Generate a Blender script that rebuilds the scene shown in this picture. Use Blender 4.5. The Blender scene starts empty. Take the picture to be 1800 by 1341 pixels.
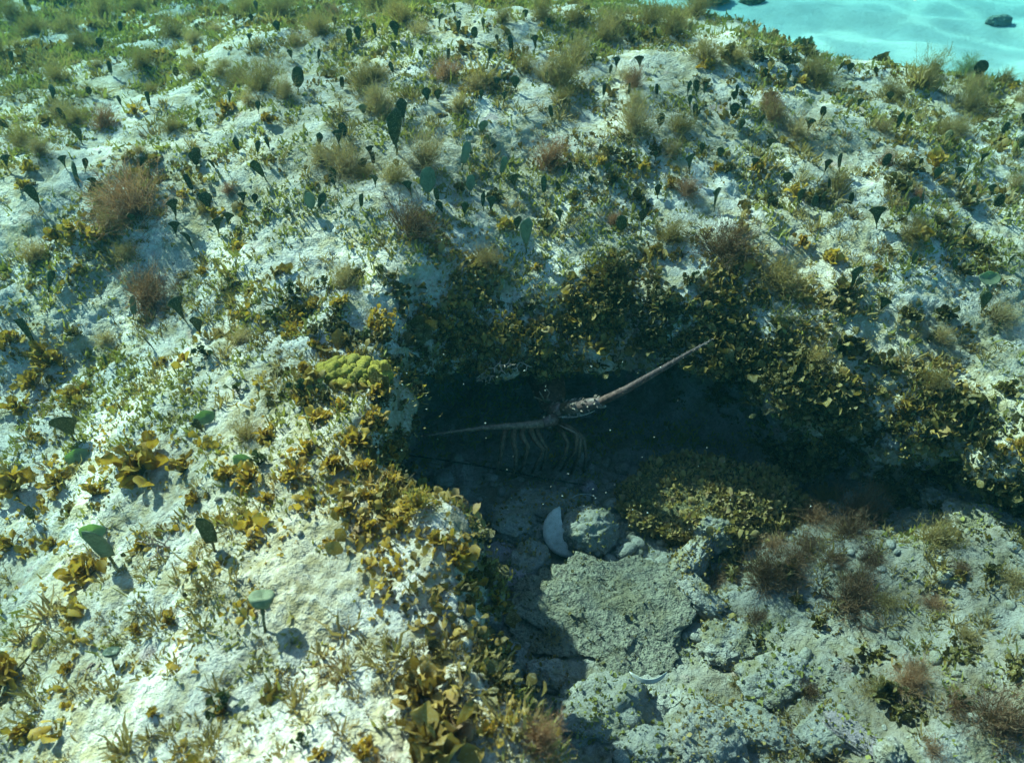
import bpy, bmesh, math, random
import numpy as np
from mathutils import Vector, Matrix, Quaternion
from mathutils.bvhtree import BVHTree

random.seed(11)
rng = np.random.default_rng(11)
scene = bpy.context.scene
COL = scene.collection
R = math.radians

# ------------------------------------------------------------------ camera
CAM_H = 0.95
PITCH = R(40)
FPX = 1400.0                       # focal length in pixels of an 1800 px wide picture
cam_data = bpy.data.cameras.new('camera')
cam_data.sensor_width = 36.0
cam_data.lens = 36.0 * FPX / 1800.0
cam_data.clip_start = 0.02
cam_data.clip_end = 200.0
cam_data.dof.use_dof = True
cam_data.dof.focus_distance = 1.6
cam_data.dof.aperture_fstop = 5.6
cam = bpy.data.objects.new('camera', cam_data)
COL.objects.link(cam)
cam.location = (0, 0, CAM_H)
cam.rotation_euler = (R(90) - PITCH, 0, 0)
scene.camera = cam

# ------------------------------------------------------------------ sky, sun, exposure
SUN_DIR = Vector((0.58, -0.53, -0.70)).normalized()     # the way the light travels
sun_el = math.asin(-SUN_DIR.z)
sun_az = math.atan2(-SUN_DIR.x, -SUN_DIR.y)
world = bpy.data.worlds.new('World')
scene.world = world
world.use_nodes = True
wn = world.node_tree.nodes
wl = world.node_tree.links
wn.clear()
wout = wn.new('ShaderNodeOutputWorld')
wbg = wn.new('ShaderNodeBackground')
wsky = wn.new('ShaderNodeTexSky')
wsky.sky_type = 'NISHITA'
wsky.sun_disc = False
wsky.sun_elevation = sun_el
wsky.sun_rotation = sun_az
wbg.inputs['Strength'].default_value = 0.09
wl.new(wsky.outputs[0], wbg.inputs[0])
wl.new(wbg.outputs[0], wout.inputs[0])
sd = bpy.data.lights.new('sun', 'SUN')
sd.energy = 5.0
sd.angle = R(0.6)
sd.color = (1.0, 0.84, 0.69)
sun = bpy.data.objects.new('sun', sd)
COL.objects.link(sun)
sun.location = (-4, 3, 6)
sun.rotation_euler = SUN_DIR.to_track_quat('-Z', 'Y').to_euler()
scene.view_settings.view_transform = 'Standard'
scene.view_settings.look = 'None'
scene.view_settings.gamma = 1
scene.view_settings.use_curve_mapping = False
scene.view_settings.exposure = 1.84
cy = scene.cycles
cy.use_adaptive_sampling = True
cy.adaptive_threshold = 0.04
cy.max_bounces = 4
cy.diffuse_bounces = 2
cy.glossy_bounces = 1
cy.transmission_bounces = 3
cy.transparent_max_bounces = 6
cy.volume_bounces = 0
cy.caustics_reflective = False
cy.caustics_refractive = False

# ------------------------------------------------------------------ helpers
def link(o):
    COL.objects.link(o)
    return o

def tag(o, label=None, cat=None, group=None, kind=None):
    if label: o['label'] = label
    if cat: o['category'] = cat
    if group: o['group'] = group
    if kind: o['kind'] = kind
    return o

def mesh_from(name, verts, faces, mat=None, smooth=True, colors=None):
    me = bpy.data.meshes.new(name)
    me.from_pydata([tuple(v) for v in verts], [], [tuple(f) for f in faces])
    if smooth:
        me.polygons.foreach_set('use_smooth', [True] * len(me.polygons))
    if colors is not None:
        at = me.color_attributes.new('tint', 'FLOAT_COLOR', 'POINT')
        c = np.ones((len(verts), 4), dtype=np.float32)
        c[:, :3] = np.asarray(colors, dtype=np.float32)
        at.data.foreach_set('color', c.ravel())
    if mat: me.materials.append(mat)
    me.update()
    return me

def mesh_np(name, V, F, mat=None, smooth=True):
    """fast mesh from arrays; F is (n,3) or (n,4)"""
    me = bpy.data.meshes.new(name)
    n, k = F.shape
    me.vertices.add(len(V)); me.loops.add(n * k); me.polygons.add(n)
    me.vertices.foreach_set('co', V.astype(np.float32).ravel())
    me.loops.foreach_set('vertex_index', F.astype(np.int32).ravel())
    me.polygons.foreach_set('loop_start', np.arange(0, n * k, k, dtype=np.int32))
    me.polygons.foreach_set('use_smooth', np.full(n, smooth))
    if mat: me.materials.append(mat)
    me.update(calc_edges=True)
    me.validate()
    return me

def obj(name, me, parent=None, mat4=None):
    o = bpy.data.objects.new(name, me)
    link(o)
    if parent is not None: o.parent = parent
    if mat4 is not None: o.matrix_basis = mat4
    return o

def pix_dir(u, v):
    a = (u - 900.0) / FPX
    b = (670.5 - v) / FPX
    c, s = math.cos(PITCH), math.sin(PITCH)
    return Vector((a, c + b * s, -s + b * c))

def pix_at_y(u, v, y):
    d = pix_dir(u, v)
    return Vector((0, 0, CAM_H)) + d * (y / d.y)

def to_pix(p):
    c, s = math.cos(PITCH), math.sin(PITCH)
    dx, dy, dz = p[0], p[1], p[2] - CAM_H
    f = dy * c - dz * s
    b = dy * s + dz * c
    return 900 + FPX * dx / f, 670.5 - FPX * b / f, f

# numpy gradient noise ------------------------------------------------------
_perm = rng.permutation(256).astype(np.int32)
_perm = np.concatenate([_perm, _perm, _perm])
_grad = rng.normal(size=(256, 3)).astype(np.float32)
_grad /= np.linalg.norm(_grad, axis=1, keepdims=True)

def pnoise(P):
    P = np.asarray(P, dtype=np.float32)
    I = np.floor(P).astype(np.int32)
    Fr = P - I
    I &= 255
    U = Fr * Fr * Fr * (Fr * (Fr * 6 - 15) + 10)
    out = 0
    for dx in (0, 1):
        wx = U[:, 0] if dx else 1 - U[:, 0]
        for dy in (0, 1):
            wy = U[:, 1] if dy else 1 - U[:, 1]
            for dz in (0, 1):
                wz = U[:, 2] if dz else 1 - U[:, 2]
                h = _perm[_perm[_perm[(I[:, 0] + dx) & 255] + ((I[:, 1] + dy) & 255)] + ((I[:, 2] + dz) & 255)]
                g = _grad[h]
                d = g[:, 0] * (Fr[:, 0] - dx) + g[:, 1] * (Fr[:, 1] - dy) + g[:, 2] * (Fr[:, 2] - dz)
                out = out + wx * wy * wz * d
    return out * 1.6

def fbm(P, octaves=3, gain=0.5):
    P = np.asarray(P, dtype=np.float32)
    a, s, out = 1.0, 1.0, 0
    for i in range(octaves):
        out = out + a * pnoise(P * s + i * 17.3)
        a *= gain; s *= 2.07
    return out

def sstep(e0, e1, x):
    t = np.clip((x - e0) / (e1 - e0), 0, 1)
    return t * t * (3 - 2 * t)

def sd_poly(px, py, poly):
    """signed distance to a polygon, negative inside"""
    d = np.full(px.shape, 1e9, dtype=np.float32)
    inside = np.zeros(px.shape, dtype=bool)
    n = len(poly)
    for i in range(n):
        ax, ay = poly[i]; bx, by = poly[(i + 1) % n]
        ex, ey = bx - ax, by - ay
        t = np.clip(((px - ax) * ex + (py - ay) * ey) / (ex * ex + ey * ey), 0, 1)
        d = np.minimum(d, (px - ax - t * ex) ** 2 + (py - ay - t * ey) ** 2)
        cond = (ay > py) != (by > py)
        with np.errstate(divide='ignore', invalid='ignore'):
            xx = ex * (py - ay) / (ey if ey != 0 else 1e-9) + ax
        inside ^= cond & (px < xx)
    d = np.sqrt(d)
    return np.where(inside, -d, d)

# ------------------------------------------------------------------ materials
def new_mat(name):
    m = bpy.data.materials.new(name)
    m.use_nodes = True
    m.node_tree.nodes.clear()
    return m, m.node_tree.nodes, m.node_tree.links

def ramp(n, pts, interp='LINEAR'):
    r = n.new('ShaderNodeValToRGB')
    r.color_ramp.interpolation = interp
    el = r.color_ramp.elements
    while len(el) < len(pts): el.new(0.5)
    for e, (p, c) in zip(el, pts):
        e.position = p
        e.color = (*c, 1) if len(c) == 3 else c
    return r

def noise_node(n, l, coord, scale, detail=4, rough=0.55, dist=0.0):
    t = n.new('ShaderNodeTexNoise')
    t.inputs['Scale'].default_value = scale
    t.inputs['Detail'].default_value = detail
    t.inputs['Roughness'].default_value = rough
    t.inputs['Distortion'].default_value = dist
    l.new(coord, t.inputs['Vector'])
    return t

def mixc(n, l, fac, a, b, mode='MIX'):
    m = n.new('ShaderNodeMix')
    m.data_type = 'RGBA'; m.blend_type = mode
    for sock, val in ((m.inputs[0], fac), (m.inputs[6], a), (m.inputs[7], b)):
        if hasattr(val, 'is_linked') or hasattr(val, 'links'): l.new(val, sock)
        elif isinstance(val, (int, float)): sock.default_value = val
        else: sock.default_value = (*val, 1)
    return m.outputs[2]

def rock_material(name, base, dark, film, film_amt=0.5, bump=0.006, scale=1.0, spk=0.5, crust=None):
    m, n, l = new_mat(name)
    out = n.new('ShaderNodeOutputMaterial')
    p = n.new('ShaderNodeBsdfPrincipled')
    p.inputs['Roughness'].default_value = 0.95
    p.inputs['Specular IOR Level'].default_value = 0.15
    g = n.new('ShaderNodeNewGeometry')
    pos = g.outputs['Position']
    n1 = noise_node(n, l, pos, 9 * scale, 3, 0.6)
    n2 = noise_node(n, l, pos, 60 * scale, 3, 0.7)
    n3 = noise_node(n, l, pos, 170 * scale, 3, 0.75)
    n4 = noise_node(n, l, pos, 22 * scale, 3, 0.7)
    r1 = ramp(n, [(0.35, tuple(c * 0.82 for c in base)), (0.65, base)])
    l.new(n1.outputs[0], r1.inputs[0])
    # grains and pits
    r3 = ramp(n, [(0.38, (0, 0, 0)), (0.52, (1, 1, 1))])
    l.new(n3.outputs[0], r3.inputs[0])
    inv = n.new('ShaderNodeMath'); inv.operation = 'SUBTRACT'; inv.inputs[0].default_value = 1
    l.new(r3.outputs[0], inv.inputs[1])
    mul = n.new('ShaderNodeMath'); mul.operation = 'MULTIPLY'; mul.inputs[1].default_value = spk
    l.new(inv.outputs[0], mul.inputs[0])
    c1 = mixc(n, l, mul.outputs[0], r1.outputs[0], dark)
    # thin algal film in patches
    r4 = ramp(n, [(0.47, (0, 0, 0)), (0.62, (1, 1, 1))])
    l.new(n4.outputs[0], r4.inputs[0])
    f2 = n.new('ShaderNodeMath'); f2.operation = 'MULTIPLY'; f2.inputs[1].default_value = film_amt
    l.new(r4.outputs[0], f2.inputs[0])
    c2 = mixc(n, l, f2.outputs[0], c1, film)
    r2 = ramp(n, [(0.60, (0, 0, 0)), (0.70, (1, 1, 1))])
    l.new(n2.outputs[0], r2.inputs[0])
    f3 = n.new('ShaderNodeMath'); f3.operation = 'MULTIPLY'; f3.inputs[1].default_value = 0.5
    l.new(r2.outputs[0], f3.inputs[0])
    c3 = mixc(n, l, f3.outputs[0], c2, dark)
    if crust:
        n5 = noise_node(n, l, pos, 3.6, 4, 0.65)
        r5 = ramp(n, [(0.44, (0, 0, 0)), (0.60, (0.75, 0.75, 0.75))])
        l.new(n5.outputs[0], r5.inputs[0])
        r7 = ramp(n, [(0.45, (0, 0, 0)), (0.75, (0.8, 0.8, 0.8))])
        l.new(n2.outputs[0], r7.inputs[0])
        c3 = mixc(n, l, r5.outputs[0], c3, mixc(n, l, r7.outputs[0], crust, base))
        n6 = noise_node(n, l, pos, 13.0, 2, 0.6)
        r6 = ramp(n, [(0.66, (0, 0, 0)), (0.74, (0.5, 0.5, 0.5))])
        l.new(n6.outputs[0], r6.inputs[0])
        c3 = mixc(n, l, r6.outputs[0], c3, (0.34, 0.22, 0.22))
    l.new(c3, p.inputs['Base Color'])
    # relief
    add = n.new('ShaderNodeMath'); add.operation = 'MULTIPLY_ADD'; add.inputs[1].default_value = 0.7
    l.new(n3.outputs[0], add.inputs[0]); l.new(n2.outputs[0], add.inputs[2])
    b = n.new('ShaderNodeBump'); b.inputs['Strength'].default_value = 1.0
    b.inputs['Distance'].default_value = bump
    l.new(add.outputs[0], b.inputs['Height'])
    l.new(b.outputs[0], p.inputs['Normal'])
    l.new(p.outputs[0], out.inputs[0])
    return m

def leaf_material(name, cols, trans=0.35, rough=0.6, attr=False, nscale=60, tcol=None):
    """cols: list of colours spread over the random of the object"""
    m, n, l = new_mat(name)
    out = n.new('ShaderNodeOutputMaterial')
    oi = n.new('ShaderNodeObjectInfo')
    g = n.new('ShaderNodeNewGeometry')
    k = len(cols)
    rp = ramp(n, [(i / max(1, k - 1), c) for i, c in enumerate(cols)])
    nz = noise_node(n, l, g.outputs['Position'], nscale, 1, 0.6)
    ad = n.new('ShaderNodeMath'); ad.operation = 'MULTIPLY_ADD'
    ad.inputs[1].default_value = 0.55
    l.new(oi.outputs['Random'], ad.inputs[0])
    sc = n.new('ShaderNodeMath'); sc.operation = 'MULTIPLY_ADD'
    sc.inputs[1].default_value = 1.5; sc.inputs[2].default_value = -0.52
    l.new(nz.outputs[0], sc.inputs[0]); l.new(sc.outputs[0], ad.inputs[2])
    l.new(ad.outputs[0], rp.inputs[0])
    col = rp.outputs[0]
    # pale encrusting dust
    n2 = noise_node(n, l, g.outputs['Position'], 420, 0, 0.6)
    r2 = ramp(n, [(0.60, (0, 0, 0)), (0.72, (0.5, 0.5, 0.5))])
    l.new(n2.outputs[0], r2.inputs[0])
    col = mixc(n, l, r2.outputs[0], col, (0.30, 0.29, 0.20))
    p = n.new('ShaderNodeBsdfPrincipled')
    p.inputs['Roughness'].default_value = rough
    p.inputs['Specular IOR Level'].default_value = 0.25
    l.new(col, p.inputs['Base Color'])
    t = n.new('ShaderNodeBsdfTranslucent')
    l.new(mixc(n, l, 1.0, col, tcol or (1.0, 0.95, 0.5), 'MULTIPLY'), t.inputs[0])
    mx = n.new('ShaderNodeMixShader'); mx.inputs[0].default_value = trans
    l.new(p.outputs[0], mx.inputs[1]); l.new(t.outputs[0], mx.inputs[2])
    l.new(mx.outputs[0], out.inputs[0])
    return m

def tint_material(name, rough=0.5, nscale=300, namt=0.4, spec=0.4):
    m, n, l = new_mat(name)
    out = n.new('ShaderNodeOutputMaterial')
    p = n.new('ShaderNodeBsdfPrincipled')
    p.inputs['Roughness'].default_value = rough
    p.inputs['Specular IOR Level'].default_value = spec
    a = n.new('ShaderNodeAttribute'); a.attribute_name = 'tint'
    g = n.new('ShaderNodeNewGeometry')
    nz = noise_node(n, l, g.outputs['Position'], nscale, 3, 0.6)
    r = ramp(n, [(0.35, (1 - namt,) * 3), (0.65, (1, 1, 1))])
    l.new(nz.outputs[0], r.inputs[0])
    l.new(mixc(n, l, 1.0, a.outputs['Color'], r.outputs[0], 'MULTIPLY'), p.inputs['Base Color'])
    b = n.new('ShaderNodeBump'); b.inputs['Distance'].default_value = 0.001
    l.new(nz.outputs[0], b.inputs['Height']); l.new(b.outputs[0], p.inputs['Normal'])
    l.new(p.outputs[0], out.inputs[0])
    return m

M = {}
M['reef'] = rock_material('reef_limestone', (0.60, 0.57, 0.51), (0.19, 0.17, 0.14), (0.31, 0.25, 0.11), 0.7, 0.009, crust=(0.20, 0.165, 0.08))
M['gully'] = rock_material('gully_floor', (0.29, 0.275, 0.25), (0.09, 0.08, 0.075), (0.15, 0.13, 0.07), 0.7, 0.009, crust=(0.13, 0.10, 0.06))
M['rubble'] = rock_material('rubble_rock', (0.30, 0.29, 0.26), (0.10, 0.09, 0.09), (0.20, 0.18, 0.10), 0.5, 0.006, 1.5)
M['slab'] = rock_material('slab_rock', (0.22, 0.21, 0.165), (0.06, 0.05, 0.05), (0.12, 0.105, 0.06), 0.6, 0.014, 0.7, 0.8)
M['pale_rock'] = rock_material('pale_rock', (0.28, 0.265, 0.24), (0.09, 0.08, 0.075), (0.15, 0.13, 0.07), 0.8, 0.009, 0.8, 0.6)
M['purple_rock'] = rock_material('purple_rock', (0.30, 0.25, 0.27), (0.10, 0.08, 0.10), (0.20, 0.18, 0.12), 0.5, 0.005, 1.6)
M['moss'] = rock_material('mossy_rock', (0.17, 0.15, 0.085), (0.08, 0.07, 0.04), (0.12, 0.11, 0.04), 0.8, 0.010, 1.6, 0.6)
M['sand'] = rock_material('sand', (0.42, 0.42, 0.40), (0.24, 0.24, 0.22), (0.36, 0.36, 0.32), 0.3, 0.006, 0.6, 0.35)
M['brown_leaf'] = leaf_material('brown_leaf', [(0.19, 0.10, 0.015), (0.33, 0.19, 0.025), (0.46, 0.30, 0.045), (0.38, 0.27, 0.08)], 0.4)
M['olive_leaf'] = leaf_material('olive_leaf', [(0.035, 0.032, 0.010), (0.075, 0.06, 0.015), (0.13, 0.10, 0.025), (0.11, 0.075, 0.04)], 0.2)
M['paddle'] = leaf_material('paddle_blade', [(0.03, 0.04, 0.016), (0.055, 0.065, 0.022), (0.10, 0.105, 0.035)], 0.22, 0.6, nscale=90, tcol=(0.9, 1, 0.4))
M['pale_paddle'] = leaf_material('pale_paddle_blade', [(0.13, 0.16, 0.10), (0.20, 0.24, 0.15), (0.25, 0.27, 0.19)], 0.3, 0.7, nscale=90, tcol=(0.9, 1, 0.7))
M['green_disc'] = leaf_material('green_disc', [(0.32, 0.37, 0.24), (0.40, 0.45, 0.30), (0.46, 0.51, 0.34)], 0.65, 0.45, nscale=40, tcol=(0.8, 1, 0.5))
M['red_tuft'] = leaf_material('red_brown_filament', [(0.16, 0.085, 0.045), (0.28, 0.155, 0.085), (0.38, 0.23, 0.13)], 0.4, 0.8, nscale=25, tcol=(1, .8, .55))
M['pale_tuft'] = leaf_material('pale_brown_filament', [(0.26, 0.18, 0.09), (0.36, 0.26, 0.14), (0.44, 0.34, 0.19)], 0.45, 0.8, nscale=25)
M['olive_tuft'] = leaf_material('olive_filament', [(0.18, 0.13, 0.05), (0.28, 0.205, 0.085), (0.38, 0.28, 0.13)], 0.45, 0.8, nscale=25)
M['dark_tuft'] = leaf_material('dark_brown_filament', [(0.08, 0.042, 0.025), (0.14, 0.075, 0.042), (0.21, 0.12, 0.07)], 0.35, 0.8, nscale=25)
M['turf'] = leaf_material('turf_filament', [(0.10, 0.10, 0.025), (0.19, 0.19, 0.045), (0.28, 0.27, 0.08), (0.20, 0.15, 0.05)], 0.4, 0.8, nscale=14)
M['cushion'] = leaf_material('cushion_filament', [(0.15, 0.115, 0.04), (0.25, 0.19, 0.065), (0.32, 0.24, 0.11), (0.28, 0.17, 0.09)], .4, .8, nscale=7)
M['moss_leaf'] = leaf_material('moss_leaf', [(0.14, 0.095, 0.03), (0.25, 0.18, 0.05), (0.35, 0.26, 0.09), (0.30, 0.19, 0.10)], .35)
M['rim_leaf'] = leaf_material('rim_leaf', [(0.10, 0.065, 0.015), (0.20, 0.13, 0.03), (0.30, 0.205, 0.05), (0.24, 0.15, 0.08)], 0.3, nscale=20)
M['stem'] = leaf_material('stem', [(0.10, 0.09, 0.03), (0.16, 0.13, 0.05)], 0.1, 0.7)
M['coral'] = rock_material('mustard_coral', (0.33, 0.27, 0.04), (0.12, 0.10, 0.03), (0.22, 0.19, 0.05), 0.7, 0.004, 1.8, 0.7)
M['shell'] = leaf_material('pale_shell', [(0.26, 0.27, 0.26), (0.42, 0.43, 0.42), (0.52, 0.53, 0.52)], 0.1, 0.6, nscale=70)
M['twig'] = leaf_material('pink_twig', [(0.34, 0.24, 0.20), (0.45, 0.34, 0.27)], 0.15, 0.8)
M['whip'] = leaf_material('black_whip', [(0.012, 0.012, 0.012), (0.02, 0.02, 0.02)], 0.0, 0.5)
M['lobster'] = tint_material('lobster_shell', 0.55, 160, 0.65)
M['speck'] = leaf_material('speck', [(0.7, 0.7, 0.65), (0.8, 0.8, 0.75)], 0.3)

# ------------------------------------------------------------------ the reef (a signed distance field turned into a mesh)
GULLY = [(0.16, -0.4), (0.11, 0.25), (0.075, 0.43), (0.0, 0.50), (-0.03, 0.56), (-0.045, 0.73), (-0.09, 0.80),
         (-0.17, 0.87), (-0.205, 0.98), (-0.215, 1.20), (-0.16, 1.30), (0.0, 1.315), (0.12, 1.34), (0.27, 1.335),
         (0.43, 1.29), (0.585, 1.19), (0.80, 1.11), (0.95, 1.0), (1.25, 0.86), (1.7, 0.76), (2.8, 0.6), (2.8, -0.4)]
REEF = [(-6.0, -1.0), (-6.0, 4.6), (-2.0, 4.3), (-0.6, 3.95), (0.1, 3.75), (0.58, 3.6), (0.80, 3.1), (1.02, 2.72), (1.7, 2.48), (2.6, 2.2),
        (4.2, 2.0), (4.2, -1.0)]

def top_height(x, y, d):
    """height of the reef top; d = distance from the gully edge"""
    P = np.stack([x.ravel(), y.ravel(), np.zeros(x.size)], 1)
    n = (0.045 * fbm(P * 1.7 + 3.1, 2) + 0.018 * fbm(P * 6.5 + 9.2, 2)).reshape(x.shape)
    t = 0.055 + n
    cave = sstep(-0.32, 0.0, x) * (1 - 0.6 * sstep(0.75, 1.2, x)) * sstep(0.8, 1.1, y)
    t = t - (0.15 - 0.04 * sstep(0.2, 0.4, x)) * cave * np.exp(-np.maximum(d, 0) / 0.34)
    t = t - 0.035 * sstep(0.9, 0.5, y)
    t = t + 0.24 * np.exp(-((x - 0.05) / 1.1) ** 2 - ((y - 2.35) / 0.75) ** 2)
    t = t - 0.21 * sstep(-0.12, -1.1, x) * sstep(1.9, 1.0, y)
    t = t + 0.055 * np.exp(-np.maximum(d, 0) / 0.25) * sstep(0.2, -0.02, x) * sstep(1.25, 0.9, y)
    t = t - 0.10 * sstep(0.6, 1.5, x) * (1 - sstep(1.2, 2.3, y))
    t = t - 0.035 * np.exp(-np.maximum(d, 0) / 0.07)
    dr = -sd_poly(x, y, REEF)
    t = t - 0.75 * (1 - sstep(-0.30, 0.30, dr))
    return t

def floor_height(x, y):
    P = np.stack([x.ravel(), y.ravel(), np.full(x.size, 4.0)], 1)
    n = (0.03 * fbm(P * 4.0 + 1.7, 3)).reshape(x.shape)
    f = -0.385 + 0.16 * sstep(0.25, 0.95, x) * sstep(1.28, 0.9, y) + 0.05 * sstep(0.9, 0.45, y)
    f = f - 0.5 * (1 - sstep(-0.30, 0.30, -sd_poly(x, y, REEF)))
    return f + n * (0.35 + 0.65 * sstep(1.2, 0.9, y))

def build_reef():
    st = 0.0042
    ys = [-0.15]
    while ys[-1] < 4.75:
        ys.append(ys[-1] + st * math.sqrt(ys[-1] ** 2 + 0.9))
    ys = np.array(ys)
    ny = len(ys)
    xi = np.arange(-1.0, 1.0, st)
    nx = len(xi)
    zs = np.arange(-0.56, 0.42, 0.008)
    nz = len(zs)
    sc = np.sqrt(ys ** 2 + 0.9)
    X = (xi[:, None] * sc[None, :]).astype(np.float32)
    Y = np.broadcast_to(ys[None, :], X.shape).astype(np.float32)
    P = np.stack([X.ravel(), Y.ravel(), np.full(X.size, 7.7)], 1)
    wob = (0.035 * fbm(P * 7.0, 3)).reshape(X.shape)
    d = sd_poly(X, Y, GULLY) + wob
    T = top_height(X, Y, d).astype(np.float32)
    Fl = floor_height(X, Y).astype(np.float32)
    cave = sstep(-0.30, -0.16, X) * (1 - sstep(0.48, 0.66, X)) * sstep(0.98, 1.14, Y)
    U = (0.035 + 0.36 * cave * (1 - 0.55 * sstep(0.22, 0.42, X))).astype(np.float32)
    lipz = np.minimum(T - 0.05, -0.085).astype(np.float32)
    f = np.empty((nx, ny, nz), dtype=np.float32)
    k1, k2 = 0.055, 0.035
    for k, z in enumerate(zs):
        pr = sstep(0.0, 0.06, lipz - z) * (1 - 0.35 * sstep(0.16, 0.32, lipz - z))
        a = z - T
        b = U * pr - d
        h = np.maximum(k1 - np.abs(a - b), 0) / k1
        m1 = np.maximum(a, b) + h * h * k1 * 0.25
        c = z - Fl
        h = np.maximum(k2 - np.abs(m1 - c), 0) / k2
        f[:, :, k] = np.minimum(m1, c) - h * h * k2 * 0.25
    # surface nets
    s = f < 0
    cnt = np.zeros((nx - 1, ny - 1, nz - 1), dtype=np.int8)
    for i in (0, 1):
        for j in (0, 1):
            for k in (0, 1):
                cnt += s[i:nx - 1 + i, j:ny - 1 + j, k:nz - 1 + k]
    act = (cnt > 0) & (cnt < 8)
    ci, cj, ck = np.nonzero(act)
    vid = np.full(act.shape, -1, dtype=np.int32)
    vid[ci, cj, ck] = np.arange(len(ci))
    corner = {}
    for i in (0, 1):
        for j in (0, 1):
            for k in (0, 1):
                corner[(i, j, k)] = f[ci + i, cj + j, ck + k]
    acc = np.zeros((len(ci), 3)); num = np.zeros(len(ci))
    for ax in range(3):
        for p in (0, 1):
            for q in (0, 1):
                A = [0, 0, 0]; B = [0, 0, 0]
                o1, o2 = [o for o in range(3) if o != ax]
                A[o1] = B[o1] = p; A[o2] = B[o2] = q
                A[ax] = 0; B[ax] = 1
                fa, fb = corner[tuple(A)], corner[tuple(B)]
                cr = (fa < 0) != (fb < 0)
                t = np.where(cr, fa / np.where(cr, fa - fb, 1), 0)
                pt = np.tile(np.array(A, float), (len(ci), 1))
                pt[:, ax] += t
                acc += pt * cr[:, None]
                num += cr
    loc = acc / num[:, None] + np.stack([ci, cj, ck], 1)
    yy = np.interp(loc[:, 1], np.arange(ny), ys)
    xx = np.interp(loc[:, 0], np.arange(nx), xi) * np.sqrt(yy ** 2 + 0.9)
    zz = np.interp(loc[:, 2], np.arange(nz), zs)
    V = np.stack([xx, yy, zz], 1)
    quads = []
    # edges along z
    def add(e, mk):
        ii, jj, kk = np.nonzero(e)
        return ii, jj, kk
    for ax in range(3):
        o1, o2 = [(1, 2), (2, 0), (0, 1)][ax]
        sl0 = [slice(None)] * 3; sl1 = [slice(None)] * 3
        sl0[ax] = slice(0, -1); sl1[ax] = slice(1, None)
        for o in (o1, o2):
            sl0[o] = slice(1, -1); sl1[o] = slice(1, -1)
        s0, s1 = s[tuple(sl0)], s[tuple(sl1)]
        for flip in (False, True):
            e = (s0 & ~s1) if not flip else (~s0 & s1)
            idx = list(np.nonzero(e))
            idx[o1] = idx[o1] + 1; idx[o2] = idx[o2] + 1
            def vv(a, b):
                q = [idx[0].copy(), idx[1].copy(), idx[2].copy()]
                q[o1] = q[o1] - a; q[o2] = q[o2] - b
                return vid[q[0], q[1], q[2]]
            Q = np.stack([vv(1, 1), vv(0, 1), vv(0, 0), vv(1, 0)], 1)
            if flip: Q = Q[:, ::-1]
            quads.append(Q)
    Q = np.concatenate(quads)
    Q = Q[(Q >= 0).all(1)]
    # drop the closing faces at the bottom of the box
    me = mesh_np('reef', V, Q)
    nrm = np.empty(len(me.vertices) * 3, dtype=np.float32)
    me.vertex_normals.foreach_get('vector', nrm)
    nrm = nrm.reshape(-1, 3)
    V = np.empty(len(me.vertices) * 3, dtype=np.float32)
    me.vertices.foreach_get('co', V); V = V.reshape(-1, 3)
    crev = sstep(0.12, -0.02, np.abs(sd_poly(V[:, 0], V[:, 1], GULLY)))
    under = sstep(0.5, -0.3, nrm[:, 2])
    rough = 0.55 + 0.8 * crev + 0.9 * under
    D = 0.013 * fbm(V * 11.0, 2) + 0.0065 * fbm(V * 34.0 + 5, 2)
    fine = pnoise(V * 95.0 + 8)
    D = D * rough + 0.0040 * fine - 0.005 * np.maximum(0, pnoise(V * 60 + 31) - 0.35) * 3
    V = V + nrm * D[:, None]
    me.vertices.foreach_set('co', V.ravel().astype(np.float32))
    me.update()
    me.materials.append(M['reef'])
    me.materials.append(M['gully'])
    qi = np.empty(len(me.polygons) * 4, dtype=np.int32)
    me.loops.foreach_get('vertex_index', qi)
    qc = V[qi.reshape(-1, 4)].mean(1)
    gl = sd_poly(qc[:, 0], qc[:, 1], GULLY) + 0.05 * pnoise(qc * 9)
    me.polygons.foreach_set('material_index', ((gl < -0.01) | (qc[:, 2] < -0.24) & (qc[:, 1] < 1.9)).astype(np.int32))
    return me, V

reef_me, RV = build_reef()
reef = obj('reef_rock', reef_me)
tag(reef, kind='structure')
polys = np.empty(len(reef_me.polygons) * 4, dtype=np.int32)
reef_me.loops.foreach_get('vertex_index', polys)
RQ = polys.reshape(-1, 4)
BV = BVHTree.FromPolygons([tuple(v) for v in RV.tolist()], [tuple(q) for q in RQ.tolist()])

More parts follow.
